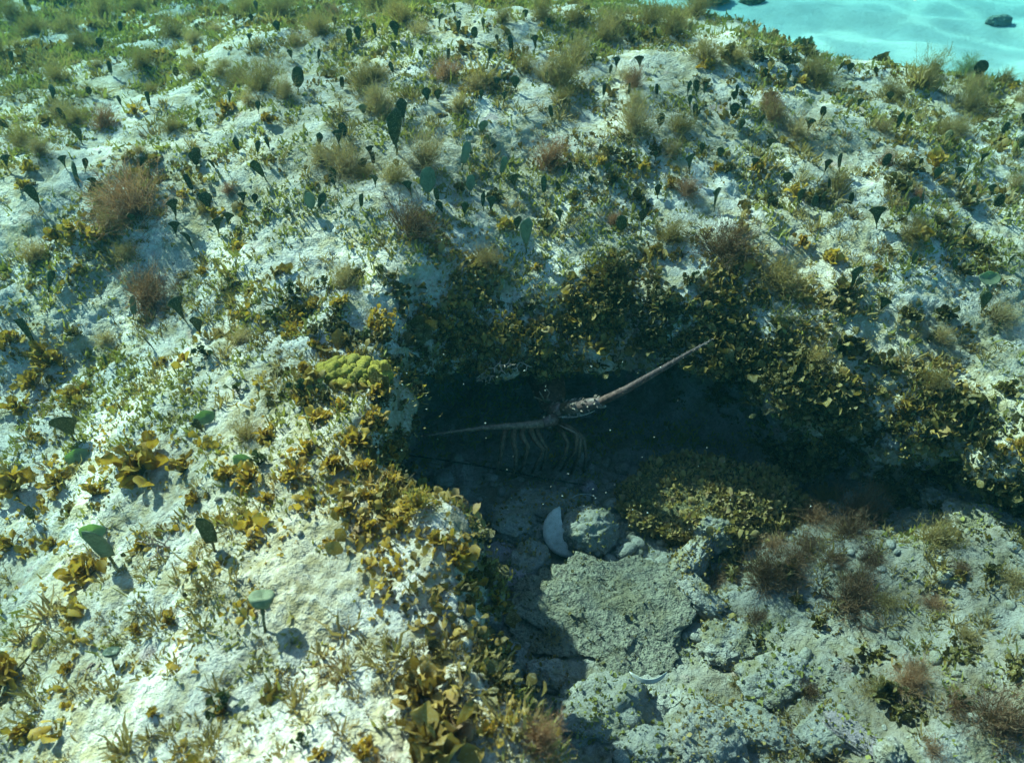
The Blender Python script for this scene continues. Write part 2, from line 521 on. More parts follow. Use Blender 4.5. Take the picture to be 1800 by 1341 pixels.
# sand around the reef
def build_sand():
    a = np.concatenate([np.linspace(-24, -5, 40)[:-1], np.linspace(-5, 5, 260), np.linspace(5, 24, 40)[1:]])
    b = np.concatenate([np.linspace(-22, -1, 30)[:-1], np.linspace(-1, 8, 260), np.linspace(8, 26, 40)[1:]])
    Xg, Yg = np.meshgrid(a, b, indexing='ij')
    P = np.stack([Xg.ravel(), Yg.ravel(), np.full(Xg.size, 2.2)], 1)
    w = fbm(P * 0.8, 2)
    z = -0.47 + 0.05 * pnoise(P * 0.45) + 0.025 * np.sin((P[:, 1] * 0.94 + P[:, 0] * 0.52) * 7.5 + 2.6 * w) * sstep(-0.4, 0.6, pnoise(P * 0.7 + 8)) + 0.010 * fbm(P * 5, 2)
    # the sheet stays under the reef where the gully floor dips
    ins = -sd_poly(P[:, 0].astype(np.float32), P[:, 1].astype(np.float32), REEF)
    z = z - 0.35 * sstep(0.25, 0.9, ins)
    V = np.stack([P[:, 0], P[:, 1], z], 1)
    n1, n2 = len(a), len(b)
    i, j = np.meshgrid(np.arange(n1 - 1), np.arange(n2 - 1), indexing='ij')
    i = i.ravel(); j = j.ravel()
    Fq = np.stack([i * n2 + j, (i + 1) * n2 + j, (i + 1) * n2 + j + 1, i * n2 + j + 1], 1)
    return mesh_np('sand', V, Fq, M['sand']), V, Fq
sand_me, SV, SF = build_sand()
tag(obj('sand_seabed', sand_me), kind='structure')
BVS = BVHTree.FromPolygons([tuple(v) for v in SV.tolist()], [tuple(q) for q in SF.tolist()])

CAMP = Vector((0, 0, CAM_H))
def hit(u, v):
    d = pix_dir(u, v).normalized()
    p, nn, i, dist = BV.ray_cast(CAMP, d)
    q, nq, i2, d2 = BVS.ray_cast(CAMP, d)
    if p is None or (q is not None and d2 < dist):
        return (q, nq, d2, 'sand') if q is not None else None
    return p, nn, dist, 'reef'

def drop(x, y, z0=0.6):
    p, nn, i, dist = BV.ray_cast(Vector((x, y, z0)), Vector((0, 0, -1)))
    return p, nn

# ------------------------------------------------------------------ water
def caustic_water_surface():  # unseen sheet at the sea surface, added to dapple the sunlight
    m, n, l = new_mat('painted_caustics')
    out = n.new('ShaderNodeOutputMaterial')
    t = n.new('ShaderNodeBsdfTransparent')
    g = n.new('ShaderNodeNewGeometry')
    nz = noise_node(n, l, g.outputs['Position'], 1.9, 1, 0.45, 0.9)
    r = ramp(n, [(0.28, (0.53, 0.56, 0.56)), (0.42, (0.63, 0.66, 0.65)), (0.495, (0.98, 1.0, 0.97)), (0.58, (0.64, 0.67, 0.66)), (0.74, (0.50, 0.53, 0.53))])  # bright caustic bands painted into the transparency colour, not focused by ripples
    l.new(nz.outputs[0], r.inputs[0])
    l.new(r.outputs[0], t.inputs[0])
    l.new(t.outputs[0], out.inputs[0])
    a = np.linspace(-26, 26, 60)
    Xg, Yg = np.meshgrid(a, a, indexing='ij')
    P = np.stack([Xg.ravel(), Yg.ravel(), np.zeros(Xg.size)], 1)
    z = 2.2 + 0.05 * fbm(P * 0.6, 2)
    k = len(a)
    i, j = np.meshgrid(np.arange(k - 1), np.arange(k - 1), indexing='ij')
    i = i.ravel(); j = j.ravel()
    Fq = np.stack([i * k + j, (i + 1) * k + j, (i + 1) * k + j + 1, i * k + j + 1], 1)
    me = mesh_np('caustic_water_surface', np.stack([P[:, 0], P[:, 1], z], 1), Fq, m)
    tag(obj('caustic_water_surface', me), kind='structure')
caustic_water_surface()

def haze():
    m, n, l = new_mat('sea_water')
    out = n.new('ShaderNodeOutputMaterial')
    v = n.new('ShaderNodeVolumePrincipled')
    v.inputs['Color'].default_value = (0.004, 0.028, 0.033, 1)
    v.inputs['Absorption Color'].default_value = (0.02, 0.74, 0.79, 1)
    v.inputs['Density'].default_value = 0.235
    v.inputs['Anisotropy'].default_value = 0.3
    l.new(v.outputs[0], out.inputs['Volume'])
    bm = bmesh.new()
    bmesh.ops.create_cube(bm, size=1)
    bmesh.ops.scale(bm, vec=(52, 52, 3.0), verts=bm.verts)
    bmesh.ops.translate(bm, vec=(0, 2, -0.35), verts=bm.verts)
    me = bpy.data.meshes.new('haze'); bm.to_mesh(me); bm.free()
    me.materials.append(m)
    tag(obj('haze', me), kind='stuff')
haze()

# ------------------------------------------------------------------ shapes
def rot_to(nrm, spin, lean=0.0):
    q = Vector((0, 0, 1)).rotation_difference(nrm)
    return q @ Quaternion((0, 0, 1), spin) @ Quaternion((1, 0, 0), lean)

def up_mix(nn, k):
    return (Vector((0, 0, 1)) * (1 - k) + nn * k).normalized()

def m4(p, q, s):
    if not hasattr(s, '__len__'): s = (s, s, s)
    return Matrix.LocRotScale(p, q, Vector(s))

def tube(pts, radii, sides=6, cap=True):
    pts = [Vector(p) for p in pts]
    V, F = [], []
    ref = None
    for i, p in enumerate(pts):
        a = pts[max(0, i - 1)]; b = pts[min(len(pts) - 1, i + 1)]
        t = (b - a).normalized()
        if ref is None:
            ref = t.orthogonal().normalized()
        ref = (ref - t * ref.dot(t)).normalized()
        w = t.cross(ref)
        for k in range(sides):
            an = 2 * math.pi * k / sides
            V.append(p + (ref * math.cos(an) + w * math.sin(an)) * radii[i])
    for i in range(len(pts) - 1):
        for k in range(sides):
            k2 = (k + 1) % sides
            F.append((i * sides + k, i * sides + k2, (i + 1) * sides + k2, (i + 1) * sides + k))
    if cap:
        F.append(tuple(range(sides))[::-1])
        F.append(tuple((len(pts) - 1) * sides + k for k in range(sides)))
    return V, F

def join(parts):
    V, F = [], []
    for v, f in parts:
        o = len(V)
        V += list(v)
        F += [tuple(i + o for i in q) for q in f]
    return V, F

def frond(L, W, curl, ruffle, rr, rows=6, cols=4, neck=0.18, tip=0.75, cup=0.0):
    """leaf along +z, facing -y, base at the origin"""
    V, F = [], []
    ph = rr.uniform(0, 6.28); ph2 = rr.uniform(0, 6.28)
    for i in range(rows + 1):
        t = (i / rows) ** 0.72
        wide = tip * 0.88
        if t < wide:
            e_ = t / wide
            w = W * (neck * 0.6 + (1 - neck * 0.6) * e_ * e_ * (3 - 2 * e_))
        else:
            e_ = (t - wide) / (1 - wide)
            w = W * math.sqrt(max(0.10, 1 - e_ * e_))
        ang = curl * t
        z = L * (math.sin(ang) / curl if abs(curl) > 1e-3 else t)
        y = -L * ((1 - math.cos(ang)) / curl if abs(curl) > 1e-3 else 0)
        for j in range(cols + 1):
            s = j / cols * 2 - 1
            e = abs(s) ** 1.5
            x = s * w
            dz = -0.10 * L * s * s * t
            yy = y + ruffle * L * e * t * math.sin(5.5 * t + ph + (2.6 if s > 0 else 0)) + cup * W * s * s * t
            yy += 0.03 * L * math.sin(s * 4 + ph2)
            V.append(Vector((x, yy, z + dz)))
    for i in range(rows):
        for j in range(cols):
            a = i * (cols + 1) + j
            F.append((a, a + 1, a + cols + 2, a + cols + 1))
    return V, F

def place_part(vf, p, q, s=1.0):
    v, f = vf
    return [p + q @ (x * s) for x in v], f

def cone_dir(rr, spread):
    a = rr.uniform(0, 2 * math.pi)
    th = abs(rr.gauss(0, spread * 0.62))
    th = min(th, spread)
    return Vector((math.sin(th) * math.cos(a), math.sin(th) * math.sin(a), math.cos(th)))

# leaves as shared meshes (metre = leaf length 1)
LEAF = {'brown_leaf': [], 'olive_leaf': [], 'rim_leaf': []}
for mt in LEAF:
    rr = random.Random(5)
    for k in range(7):
        v, f = frond(1.0, rr.uniform(0.28, 0.46), rr.uniform(-0.3, 0.9), rr.uniform(0.06, 0.16), rr, 6, 4,
                     rr.uniform(0.12, 0.25), rr.uniform(0.62, 0.8), rr.uniform(-0.4, 0.5))
        LEAF[mt].append(mesh_from('leaf', v, f, M[mt]))

def clump_layout(rr, nleaf, spread=1.25, size=1.0, mat=False):
    """leaf poses in a clump of about unit radius (leaves about 0.5 long)"""
    out = []
    for i in range(nleaf):
        d = cone_dir(rr, spread)
        r0 = rr.uniform(0.05, 0.62) if not mat else rr.uniform(0.0, 0.3)
        base = Vector((d.x * r0, d.y * r0, max(0.0, d.z * r0 * rr.uniform(0.3, 1.0))))
        if mat:
            a = rr.uniform(0, 6.28); rad = math.sqrt(rr.random()) * 0.85
            base = Vector((math.cos(a) * rad, math.sin(a) * rad, rr.uniform(-0.06, 0.18)))
        dd = (d + Vector((rr.uniform(-.35, .35), rr.uniform(-.35, .35), rr.uniform(-.1, .4)))).normalized()
        q = Vector((0, 0, 1)).rotation_difference(dd) @ Quaternion((0, 0, 1), rr.uniform(0, 6.28))
        out.append((base, q, rr.uniform(0.25, 0.50) * size))
    return out

def stems_mesh(rr, layout):
    parts = []
    for b, q, s in layout:
        if b.length < 0.08: continue
        mid = b * 0.5 + Vector((rr.uniform(-.05, .05), rr.uniform(-.05, .05), 0.03))
        parts.append(tube([Vector((0, 0, -0.05)), mid, b + q @ Vector((0, 0, 0.05))], [0.03, 0.022, 0.016], 4, False))
    if not parts: parts.append(tube([Vector((0, 0, -.05)), Vector((0, 0, .2))], [.03, .02], 4))
    return join(parts)

# clumps: layouts for leafy clumps with separate leaves; joined meshes for small ones
LAY = []
for k in range(5):
    rr = random.Random(100 + k)
    LAY.append((clump_layout(rr, rr.randint(32, 42)), rr))
STEM_ME = [mesh_from('stem', *stems_mesh(rr, lay), M['stem']) for lay, rr in LAY]
def joined_clump(seed, n, mt, mat=False, spread=1.25, lo=True):
    rr = random.Random(seed)
    lay = clump_layout(rr, n, spread, 1.0, mat)
    parts = []
    for b, q, s in lay:
        v, f = frond(1.0, rr.uniform(0.28, 0.5), rr.uniform(-0.4, 1.1), rr.uniform(0.06, 0.2), rr, 4, 3,
                     rr.uniform(0.15, 0.3), rr.uniform(0.6, 0.8), rr.uniform(-0.5, 0.6))
        parts.append(place_part((v, f), b, q, s))
    parts.append(stems_mesh(rr, lay[:10]))
    v, f = join(parts)
    return mesh_from('leafy_clump', v, f, M[mt])
CLUMP = {'brown_leaf': [joined_clump(200 + k, 34, 'brown_leaf') for k in range(5)],
         'olive_leaf': [joined_clump(300 + k, 40, 'olive_leaf') for k in range(5)]}
MATS = {'brown_leaf': [joined_clump(400 + k, 46, 'brown_leaf', True) for k in range(4)],
        'olive_leaf': [joined_clump(500 + k, 50, 'olive_leaf', True) for k in range(5)]}

# feathery tufts: many fine branching filaments in a unit dome
def tuft_mesh(seed, mt, n=110, tall=1.0, spread=1.3, thick=0.0075, nb=9):
    rr = random.Random(seed)
    V, F = [], []
    def ribbon(p, d, L, w, segs=4, wig=0.34):
        d = d.normalized()
        side = d.orthogonal().normalized()
        side = Quaternion(d, rr.uniform(0, 6.28)) @ side
        pts = []
        c = p.copy()
        for i in range(segs + 1):
            ww = w * (1 - 0.75 * i / segs)
            o = len(V)
            V.append(c - side * ww); V.append(c + side * ww)
            if i: F.append((o - 2, o - 1, o + 1, o))
            pts.append((c.copy(), d.copy()))
            d = (d + Vector((rr.uniform(-wig, wig), rr.uniform(-wig, wig), rr.uniform(-wig * .6, wig)))).normalized()
            c = c + d * (L / segs)
        return pts
    for i in range(n):
        d = cone_dir(rr, spread)
        L = tall * rr.uniform(0.45, 1.0) * (0.6 + 0.4 * d.z)
        b = Vector((d.x * rr.uniform(0, .25), d.y * rr.uniform(0, .25), -0.03))
        pts = ribbon(b, d, L, thick)
        for k in range(nb):
            c, dd = pts[rr.randint(1, 4)]
            nd = (dd + Vector((rr.gauss(0, .6), rr.gauss(0, .6), rr.gauss(0.1, .5)))).normalized()
            ribbon(c, nd, L * rr.uniform(0.14, 0.34), thick * 0.75, 2, 0.5)
    return mesh_from('feathery_tuft', V, F, M[mt])
TUFT = {mt: [tuft_mesh(600 + 7 * k + len(mt), mt, 230 + 15 * k, rr_t) for k, rr_t in enumerate((1.0, 1.15, 1.4))]
        for mt in ('red_tuft', 'pale_tuft', 'olive_tuft', 'dark_tuft')}

# strap bushes: flat forking ribbons
def strap_mesh(seed, mt, n=46, up=1.0):
    rr = random.Random(seed)
    parts = []
    def strap(p, q, L, w, lvl):
        v, f = frond(L, w, rr.uniform(-.5, .7), .08, rr, 3, 2, 0.55, 0.6, 0)
        parts.append(place_part((v, f), p, q))
        if lvl:
            e = p + q @ Vector((0, 0, L * .9))
            for s in (-1, 1):
                strap(e, q @ Quaternion((0, 1, 0), s * rr.uniform(.3, .6)) @ Quaternion((1, 0, 0), rr.uniform(-.5, .5)), L * rr.uniform(.5, .8), w * .8, lvl - 1)
    for i in range(n):
        d = cone_dir(rr, 1.15)
        b = Vector((d.x * .3 * rr.random(), d.y * .3 * rr.random(), rr.uniform(0, .35) * up))
        q = Vector((0, 0, 1)).rotation_difference(d) @ Quaternion((0, 0, 1), rr.uniform(0, 6.28))
        strap(b, q, rr.uniform(.22, .42), .055, 2)
    return mesh_from('strap_bush', *join(parts), M[mt])
STRAP = {mt: [strap_mesh(700 + k, mt) for k in range(3)] for mt in ('brown_leaf', 'olive_leaf')}

# paddle blades: thick rounded blade on a stalk; unit height 1
def paddle_meshes(seed, mt, wide=0.2, kind='oval'):
    rr = random.Random(seed)
    V, F = [], []
    rows, cols = 8, 4
    th = 0.03
    z0 = 0.24
    b1, b2 = rr.uniform(-.13, .13), rr.uniform(-.2, .2)
    for side in (1, -1):
        for i in range(rows + 1):
            t = i / rows
            if kind == 'oval': w = wide * max(0.10, math.sin(math.pi * (0.05 + 0.90 * t ** (1.15 + .5 * abs(b1) * 8))) ** 0.7)
            elif kind == 'fan': w = wide * (0.12 + 0.95 * t ** 1.3) * (1 if i < rows else .85)
            else: w = wide * (0.45 + 0.55 * math.sin(math.pi * (.1 + .85 * t)))
            w *= 1 + 0.10 * math.sin(7 * t + b1 * 40) + .05 * math.sin(15 * t + b2 * 50)
            for j in range(cols + 1):
                s = j / cols * 2 - 1
                z = z0 + (1 - z0) * t
                if kind == 'fan' and i >= rows - 1: z -= .10 * s * s
                thick = th * (1 - 0.8 * abs(s)) * (1 - .7 * t)
                y = side * thick + b1 * t * t + b2 * s * t * .5 + .05 * s * s * b2 * 4
                V.append(Vector((s * w + b2 * .5 * t, y, z)))
    n1 = (rows + 1) * (cols + 1)
    for i in range(rows):
        for j in range(cols):
            a = i * (cols + 1) + j
            F.append((a, a + 1, a + cols + 2, a + cols + 1))
            a += n1
            F.append((a + cols + 1, a + cols + 2, a + 1, a))
    rim = [i * (cols + 1) for i in range(rows + 1)] + [rows * (cols + 1) + j for j in range(1, cols + 1)] \
        + [i * (cols + 1) + cols for i in range(rows - 1, -1, -1)] + [j for j in range(cols - 1, 0, -1)]
    for a, b in zip(rim, rim[1:] + rim[:1]):
        F.append((a, b, b + n1, a + n1))
    blade = mesh_from('blade', V, F, M[mt])
    st = tube([Vector((0, 0, -0.12)), Vector((0.01, 0, .1)), Vector((0, 0, z0 + .05))], [.03, .024, .03], 6)
    stalk = mesh_from('stalk', *st, M['stem'])
    both = join([(V, F), st])
    whole = mesh_from('paddle_alga', *both, M[mt])
    return blade, stalk, whole
PAD = {}
for mt in ('paddle', 'pale_paddle'):
    for kind, ws in (('oval', (.17, .21, .25, .30)), ('fan', (.27, .35)), ('strap', (.13, .16))):
        PAD[(mt, kind)] = [paddle_meshes(800 + i, mt, w, kind) for i, w in enumerate(ws)]

# dark disc clusters
def disc_cluster(seed, mt='paddle', n=14):
    rr = random.Random(seed)
    parts = []
    for i in range(n):
        d = cone_dir(rr, 1.3)
        p = d * rr.uniform(.25, .8); p.z = max(p.z, .02)
        q = Vector((0, 0, 1)).rotation_difference((d + Vector((rr.uniform(-.6, .6), rr.uniform(-.6, .6), rr.uniform(0, .6)))).normalized())
        q = q @ Quaternion((0, 0, 1), rr.uniform(0, 6.28))
        parts.append(place_part(frond(.42, .22, rr.uniform(.1, .9), .05, rr, 5, 4, .3, .78, rr.uniform(0, .6)), p, q))
        parts.append(tube([Vector((p.x * .3, p.y * .3, -.1)), p], [.04, .03], 4, False))
    return mesh_from('disc_cluster', *join(parts), M[mt])
DISC = [disc_cluster(900 + k) for k in range(4)]

def rock_mesh(seed, mat, sub=4, rough=0.22, flat=1.0, box=0.0, fine=0.05):
    bm = bmesh.new()
    bmesh.ops.create_icosphere(bm, subdivisions=sub, radius=1)
    V = np.array([v.co[:] for v in bm.verts])
    if box:
        mx = np.abs(V).max(1, keepdims=True)
        V = V * (1 - box) + (V / mx) * box * 0.85
    o = seed * 3.7
    r = 1 + rough * fbm(V * 1.3 + o, 3) + fine * 1.6 * fbm(V * 4.5 + o, 3, .6) - fine * 2.2 * np.maximum(0, pnoise(V * 9 + o) - .25)
    V = V * r[:, None]
    V[:, 2] *= flat
    F = [[v.index for v in f.verts] for f in bm.faces]
    bm.free()
    return mesh_from('rock', V, F, M[mat])

# ------------------------------------------------------------------ zones for labels
def zphrase(u, v):
    c = ('left edge' if u < 200 else 'left' if u < 480 else 'centre-left' if u < 760 else 'centre' if u < 1040 else
         'centre-right' if u < 1320 else 'right' if u < 1600 else 'right edge')
    if v < 130: return 'farthest reef, ' + c
    if v < 240: return 'far reef, ' + c
    if v < 420: return 'middle reef, ' + c
    if v < 700: return 'reef beside cave roof, ' + c
    if v < 980: return 'rock beside cave mouth, ' + c
    return 'nearest rock, ' + c
ALL = []

# ------------------------------------------------------------------ paddle algae
count = {}
def paddle(u, v, hpx, kind='oval', wv=None, mt='paddle', lean=None, label=None, face=None, named='paddle_alga'):
    h = hit(u, v)
    if h is None: return
    p, nn, dist, w = h
    f = to_pix(p)[2]
    th_ = math.atan2(CAM_H - p.z, math.hypot(p.x, p.y))
    H = hpx / FPX * f * (0.95 if v < 450 else 0.9) / max(.6, math.cos(th_))
    var = PAD[(mt, kind)]
    k = wv if wv is not None else random.randrange(len(var))
    blade, stalk, whole = var[k % len(var)]
    spin = face if face is not None else random.uniform(-.7, .7) + (math.pi if random.random() < .5 else 0)
    q = Quaternion((0, 1, 0), lean if lean is not None else random.gauss(0, .13)) @ Quaternion((1, 0, 0), random.gauss(0, .12)) @ Quaternion((0, 0, 1), spin)
    big = hpx >= 26
    colr = 'pale grey-green' if mt == 'pale_paddle' else 'dark green'
    shp = {'oval': 'paddle-shaped', 'fan': 'fan-shaped', 'strap': 'strap-shaped'}[kind]
    size = 'tall' if hpx >= 34 else 'short'
    lab = label or '%s %s %s alga, %s' % (size, colr, shp, zphrase(u, v))
    grp = '%s %s %s algae, %s' % (size, colr, shp, zphrase(u, v))
    if big:
        o = obj(named, None, None, m4(p, q, H))
        o.empty_display_size = 0.02
        obj('blade', blade, o); obj('stalk', stalk, o)
    else:
        o = obj(named, whole, None, m4(p, q, H))
    tag(o, lab, 'alga', None if label else grp)
    ALL.append((o, u))
    return o

P_ = 'pale_paddle'
paddles = [
 (524,165,46,'oval',2),(265,193,30,'strap'),(95,180,32,'oval',3),(120,217,30,'oval'),(145,255,34,'oval'),(118,300,28,'fan'),
 (140,330,46,'strap',1),(150,302,27,'oval'),(72,365,46,'oval'),(170,335,26,'fan'),(165,352,28,'oval'),(310,387,40,'fan',0),
 (340,342,36,'strap'),(470,320,44,'oval',0),(540,370,36,'oval',2),(340,440,36,'fan'),(430,362,24,'fan',1),(447,362,20,'oval'),
 (160,170,22,'oval'),(475,266,25,'oval'),(312,140,22,'oval'),(78,95,22,'oval'),(58,28,30,'strap'),(617,86,36,'strap'),(632,79,31,'oval'),
 (660,66,24,'oval'),(698,70,32,'oval'),(772,50,24,'fan'),(805,62,25,'oval'),(833,74,26,'oval'),(850,54,22,'oval'),(875,77,16,'oval'),
 (900,97,32,'strap'),(940,92,30,'fan',0),(858,116,30,'fan',0),(743,106,20,'oval'),(1005,78,20,'fan'),(1020,98,24,'oval'),
 (1045,117,24,'fan'),(1125,124,26,'fan'),(1072,134,20,'oval'),(888,152,24,'oval'),(906,161,28,'oval'),(888,182,22,'fan'),
 (752,183,27,'oval'),(770,180,24,'oval'),(845,178,20,'oval'),(710,218,42,'oval',1),(612,246,32,'oval'),(970,212,26,'strap'),
 (905,334,34,'fan',1),(957,346,34,'strap'),(770,358,28,'strap'),(1090,413,40,'oval',2),(1127,396,32,'oval',3),
 (1065,308,26,'fan'),(1155,350,28,'oval'),(985,395,26,'fan'),(1212,306,36,'fan',0),(1233,274,24,'oval'),(1262,280,22,'oval'),
 (1350,264,24,'fan'),(1255,372,40,'fan',0),(1475,302,34,'strap'),(1550,299,30,'oval'),(1575,234,36,'oval'),(1591,226,26,'oval'),
 (1590,388,42,'fan',0),(1620,368,34,'fan',0),(1540,402,42,'fan',1),(1505,198,24,'fan'),(1345,140,20,'oval'),(1385,145,22,'oval'),
 (1395,158,20,'oval'),(1470,130,22,'oval'),(1490,132,22,'oval'),(1540,135,20,'oval'),(1635,135,24,'fan'),(1715,150,42,'oval'),
 (1760,240,26,'oval'),(1790,268,30,'oval'),(1545,549,34,'fan'),(1725,550,42,'oval',1),(1635,746,24,'oval'),(1705,767,34,'strap'),
 (1770,470,28,'oval'),(1750,585,26,'oval'),(1675,480,28,'oval'),(270,614,36,'strap',1),(65,612,60,'strap',0),(85,512,40,'oval',0),
 (360,760,34,'oval'),(60,918,40,'strap'),(190,645,30,'strap'),(250,300,26,'fan'),(215,190,22,'oval'),(350,230,24,'oval'),
 (405,185,24,'oval'),(455,200,22,'oval'),(560,110,22,'oval'),(490,60,22,'oval'),(440,80,20,'fan'),(350,60,18,'oval'),(180,90,22,'oval'),
 (210,60,22,'oval'),(25,120,28,'oval'),(20,230,30,'oval'),(15,300,28,'fan'),(555,30,20,'oval'),(590,50,20,'oval'),(575,24,18,'oval'),
 (740,30,18,'oval'),(800,25,18,'oval'),(925,35,18,'oval'),(965,50,18,'oval'),(1080,70,18,'oval'),(1150,70,20,'fan'),
 (1420,235,28,'fan'),(1445,210,24,'oval'),(1660,260,30,'oval'),(1700,300,28,'fan'),(1640,320,26,'oval'),(1740,350,30,'fan'),
 (1380,330,28,'oval'),(1320,300,24,'fan'),(1430,370,26,'oval'),(1690,420,30,'fan'),(1600,470,28,'oval'),(1300,230,22,'oval'),
 (1200,215,20,'fan'),(1290,180,20,'oval'),(1150,290,24,'fan'),(1040,330,24,'oval'),(700,300,24,'oval'),(560,260,28,'oval'),
 (590,330,24,'oval'),(660,330,24,'fan'),(420,270,28,'oval'),(380,300,26,'oval'),(400,400,28,'fan'),(240,400,30,'fan')]
for t in paddles:
    paddle(*t)
rp = random.Random(91)
cl = [(rp.uniform(0, 1800), rp.uniform(30, 400)) for i in range(22)]
for i in range(75):
    cu, cv = rp.choice(cl)
    u, v = cu + rp.gauss(0, 45), cv + rp.gauss(0, 26)
    if u < -10 or u > 1810 or v < 15 or v > 450 or (u > 1280 and v < 140): continue
    paddle(u, v, rp.uniform(15, 24) + v * .03, rp.choice(('oval', 'oval', 'fan', 'fan', 'strap')))
for t in [(812,298,48,'strap'),(880,311,38,'strap'),(826,342,34,'oval'),(925,442,58,'oval'),(550,376,38,'oval'),(235,562,44,'strap'),(640,205,24,'oval'),(845,240,30,'oval')]:
    paddle(*t, mt=P_)
paddle(698, 272, 78, 'oval', 0, label='tallest dark paddle alga standing alone on the pale reef top above the brown tuft', face=.2, lean=-.05)
paddle(752, 352, 56, 'oval', 2, mt=P_, label='broad pale translucent oval blade just behind the big red-brown tuft', face=.1, lean=.05)
paddle(1492, 522, 54, 'fan', 0, label='large black-looking fan blade on the right above the shaded ledge', face=.2, lean=.05)
paddle(330, 570, 50, 'fan', 0, label='leaning dark fan blade on pale rock, left one of two side by side', lean=-.35, face=.3)
paddle(352, 590, 44, 'oval', 1, label='upright olive paddle blade on pale rock, right one of two side by side', lean=.1, face=.2)
paddle(130, 772, 62, 'oval', 3, label='broad dark green blade behind the yellow-brown leafy clump at left', face=.3, lean=.05)
paddle(377, 968, 70, 'strap', 1, label='stubby dark green finger-like blade on the brightest sunlit rock', face=.2, lean=.02)
paddle(200, 992, 84, 'strap', 1, mt=P_, label='tall pale grey blade beside the pale green disc at lower left', face=.2, lean=-.03)

# ------------------------------------------------------------------ feathery tufts
def tuft(u, v, wpx, mt, tall=None, label=None, sq=1.0):
    h = hit(u, v)
    if h is None: return
    p, nn, dist, w = h
    f = to_pix(p)[2]
    S = wpx / FPX * f * 0.54
    k = random.randrange(3) if tall is None else tall
    q = Quaternion((0, 1, 0), random.gauss(.22, .12)) @ rot_to(up_mix(nn, .45), random.uniform(0, 6.28))
    sq *= random.uniform(.7, 1.15)
    o = obj('feathery_tuft', TUFT[mt][k], None, m4(p - nn * S * .08, q, (S * random.uniform(.8, 1.25), S * random.uniform(.8, 1.2), S * sq)))
    cn = {'red_tuft': 'reddish-brown', 'pale_tuft': 'pale tan', 'olive_tuft': 'olive', 'dark_tuft': 'dark brown'}[mt]
    size = 'big' if wpx > 85 else 'small'
    lab = label or '%s %s feathery tuft, %s' % (size, cn, zphrase(u, v))
    tag(o, lab, 'seaweed', None if label else '%s %s feathery tufts, %s' % (size, cn, zphrase(u, v)))
    ALL.append((o, u))
R_, T_, O_, D_ = 'red_tuft', 'pale_tuft', 'olive_tuft', 'dark_tuft'
tufts = [(60,455,95,T_),(185,600,70,T_),(608,505,80,T_,2),(455,158,110,O_,2),(420,150,80,O_,1),(305,65,80,O_,1),(340,75,70,T_),(130,215,80,O_,1),(182,222,70,R_),(100,140,80,O_),
 (250,120,60,O_),(605,300,105,T_),(640,310,70,O_),(745,292,105,T_),(782,138,70,R_),(735,60,70,T_),(835,155,90,T_),(665,195,105,T_),(640,150,90,O_),
 (985,150,120,O_,1),(1010,110,90,O_,1),(962,290,90,R_),(1115,190,70,T_),(1115,235,130,T_),(1190,230,90,O_),(1355,205,80,T_),(1060,70,90,O_,1),(1080,45,80,O_),
 (1175,420,90,O_,1),(1365,505,120,O_,1),(1550,230,75,T_),(1440,150,80,O_,1),(1785,330,70,T_),(1560,165,80,O_),(1620,150,80,O_),(1700,190,90,O_),(1680,230,80,O_),(1600,420,80,O_,1),
 (850,465,62,T_,2),(920,120,70,O_),(560,60,80,O_),(520,80,70,T_),(380,60,70,T_),(60,60,90,O_),(20,30,80,O_),(120,50,70,O_),(180,30,80,O_),(240,20,70,O_),(430,25,80,O_),(490,25,80,O_),(660,20,80,O_),(700,30,60,O_),
 (1240,105,90,O_),(1180,60,90,O_),(1140,40,90,O_),(1220,30,80,O_),(1290,110,70,O_),(1010,40,80,O_),(950,30,70,O_),(880,40,60,O_),(1755,560,90,T_),(1700,130,70,O_),(1765,145,60,O_),
 (430,770,70,O_),(385,590,40,T_),(420,600,50,T_),(690,320,80,O_,1),(1500,905,130,R_,1),(1420,130,70,O_),(1590,1205,110,R_),(1640,950,110,O_),(1470,330,70,O_),(1180,270,60,T_),
 (300,230,50,O_),(225,450,60,T_),(1650,600,80,T_),(1640,680,90,O_),(1430,640,70,O_,1),(1100,140,60,T_)]
for t in tufts: tuft(*t)
for i in range(60):
    u, v = random.uniform(-20, 1820), random.uniform(15, 420) if i < 60 else random.uniform(380, 640)
    if math.hypot((u - 760) * .8, v - 420) < 190 or (u > 1280 and v < 130) or (v > 440 and 450 < u < 1500): continue
    tuft(u, v, random.uniform(36, 80) * (.8 if v < 120 else 1), random.choice((O_, T_, T_, R_, O_)))
tuft(238, 375, 160, R_, 2, label='rust-brown feathery tuft beside dark leafy algae at left')
tuft(255, 530, 160, R_, 1, label='pinkish-brown feathery tuft on sunlit rock above the pale patch at left')
tuft(722, 405, 165, D_, 0, label='dense dark red-brown tuft standing alone on pale rock above the cave', sq=.9)
tuft(1272, 450, 150, D_, 1, label='dark brown tuft at the rim of the shaded ledge right of the cave')
tuft(1490, 1065, 150, D_, 0, label='roundest dark brown tuft on the rubble at right')
tuft(1340, 1020, 130, D_, 1, label='dark brown tuft just right of the pale pillar rock')
tuft(1745, 1275, 190, D_, 0, label='dark brown tuft at the lower right corner of the picture')
tuft(945, 1310, 110, R_, 2, label='pinkish-brown tuft at the bottom edge beside the big leafy clump')
tuft(968, 1125, 100, O_, 0, label='green fuzzy tuft on the left corner of the flat slab', sq=.8)
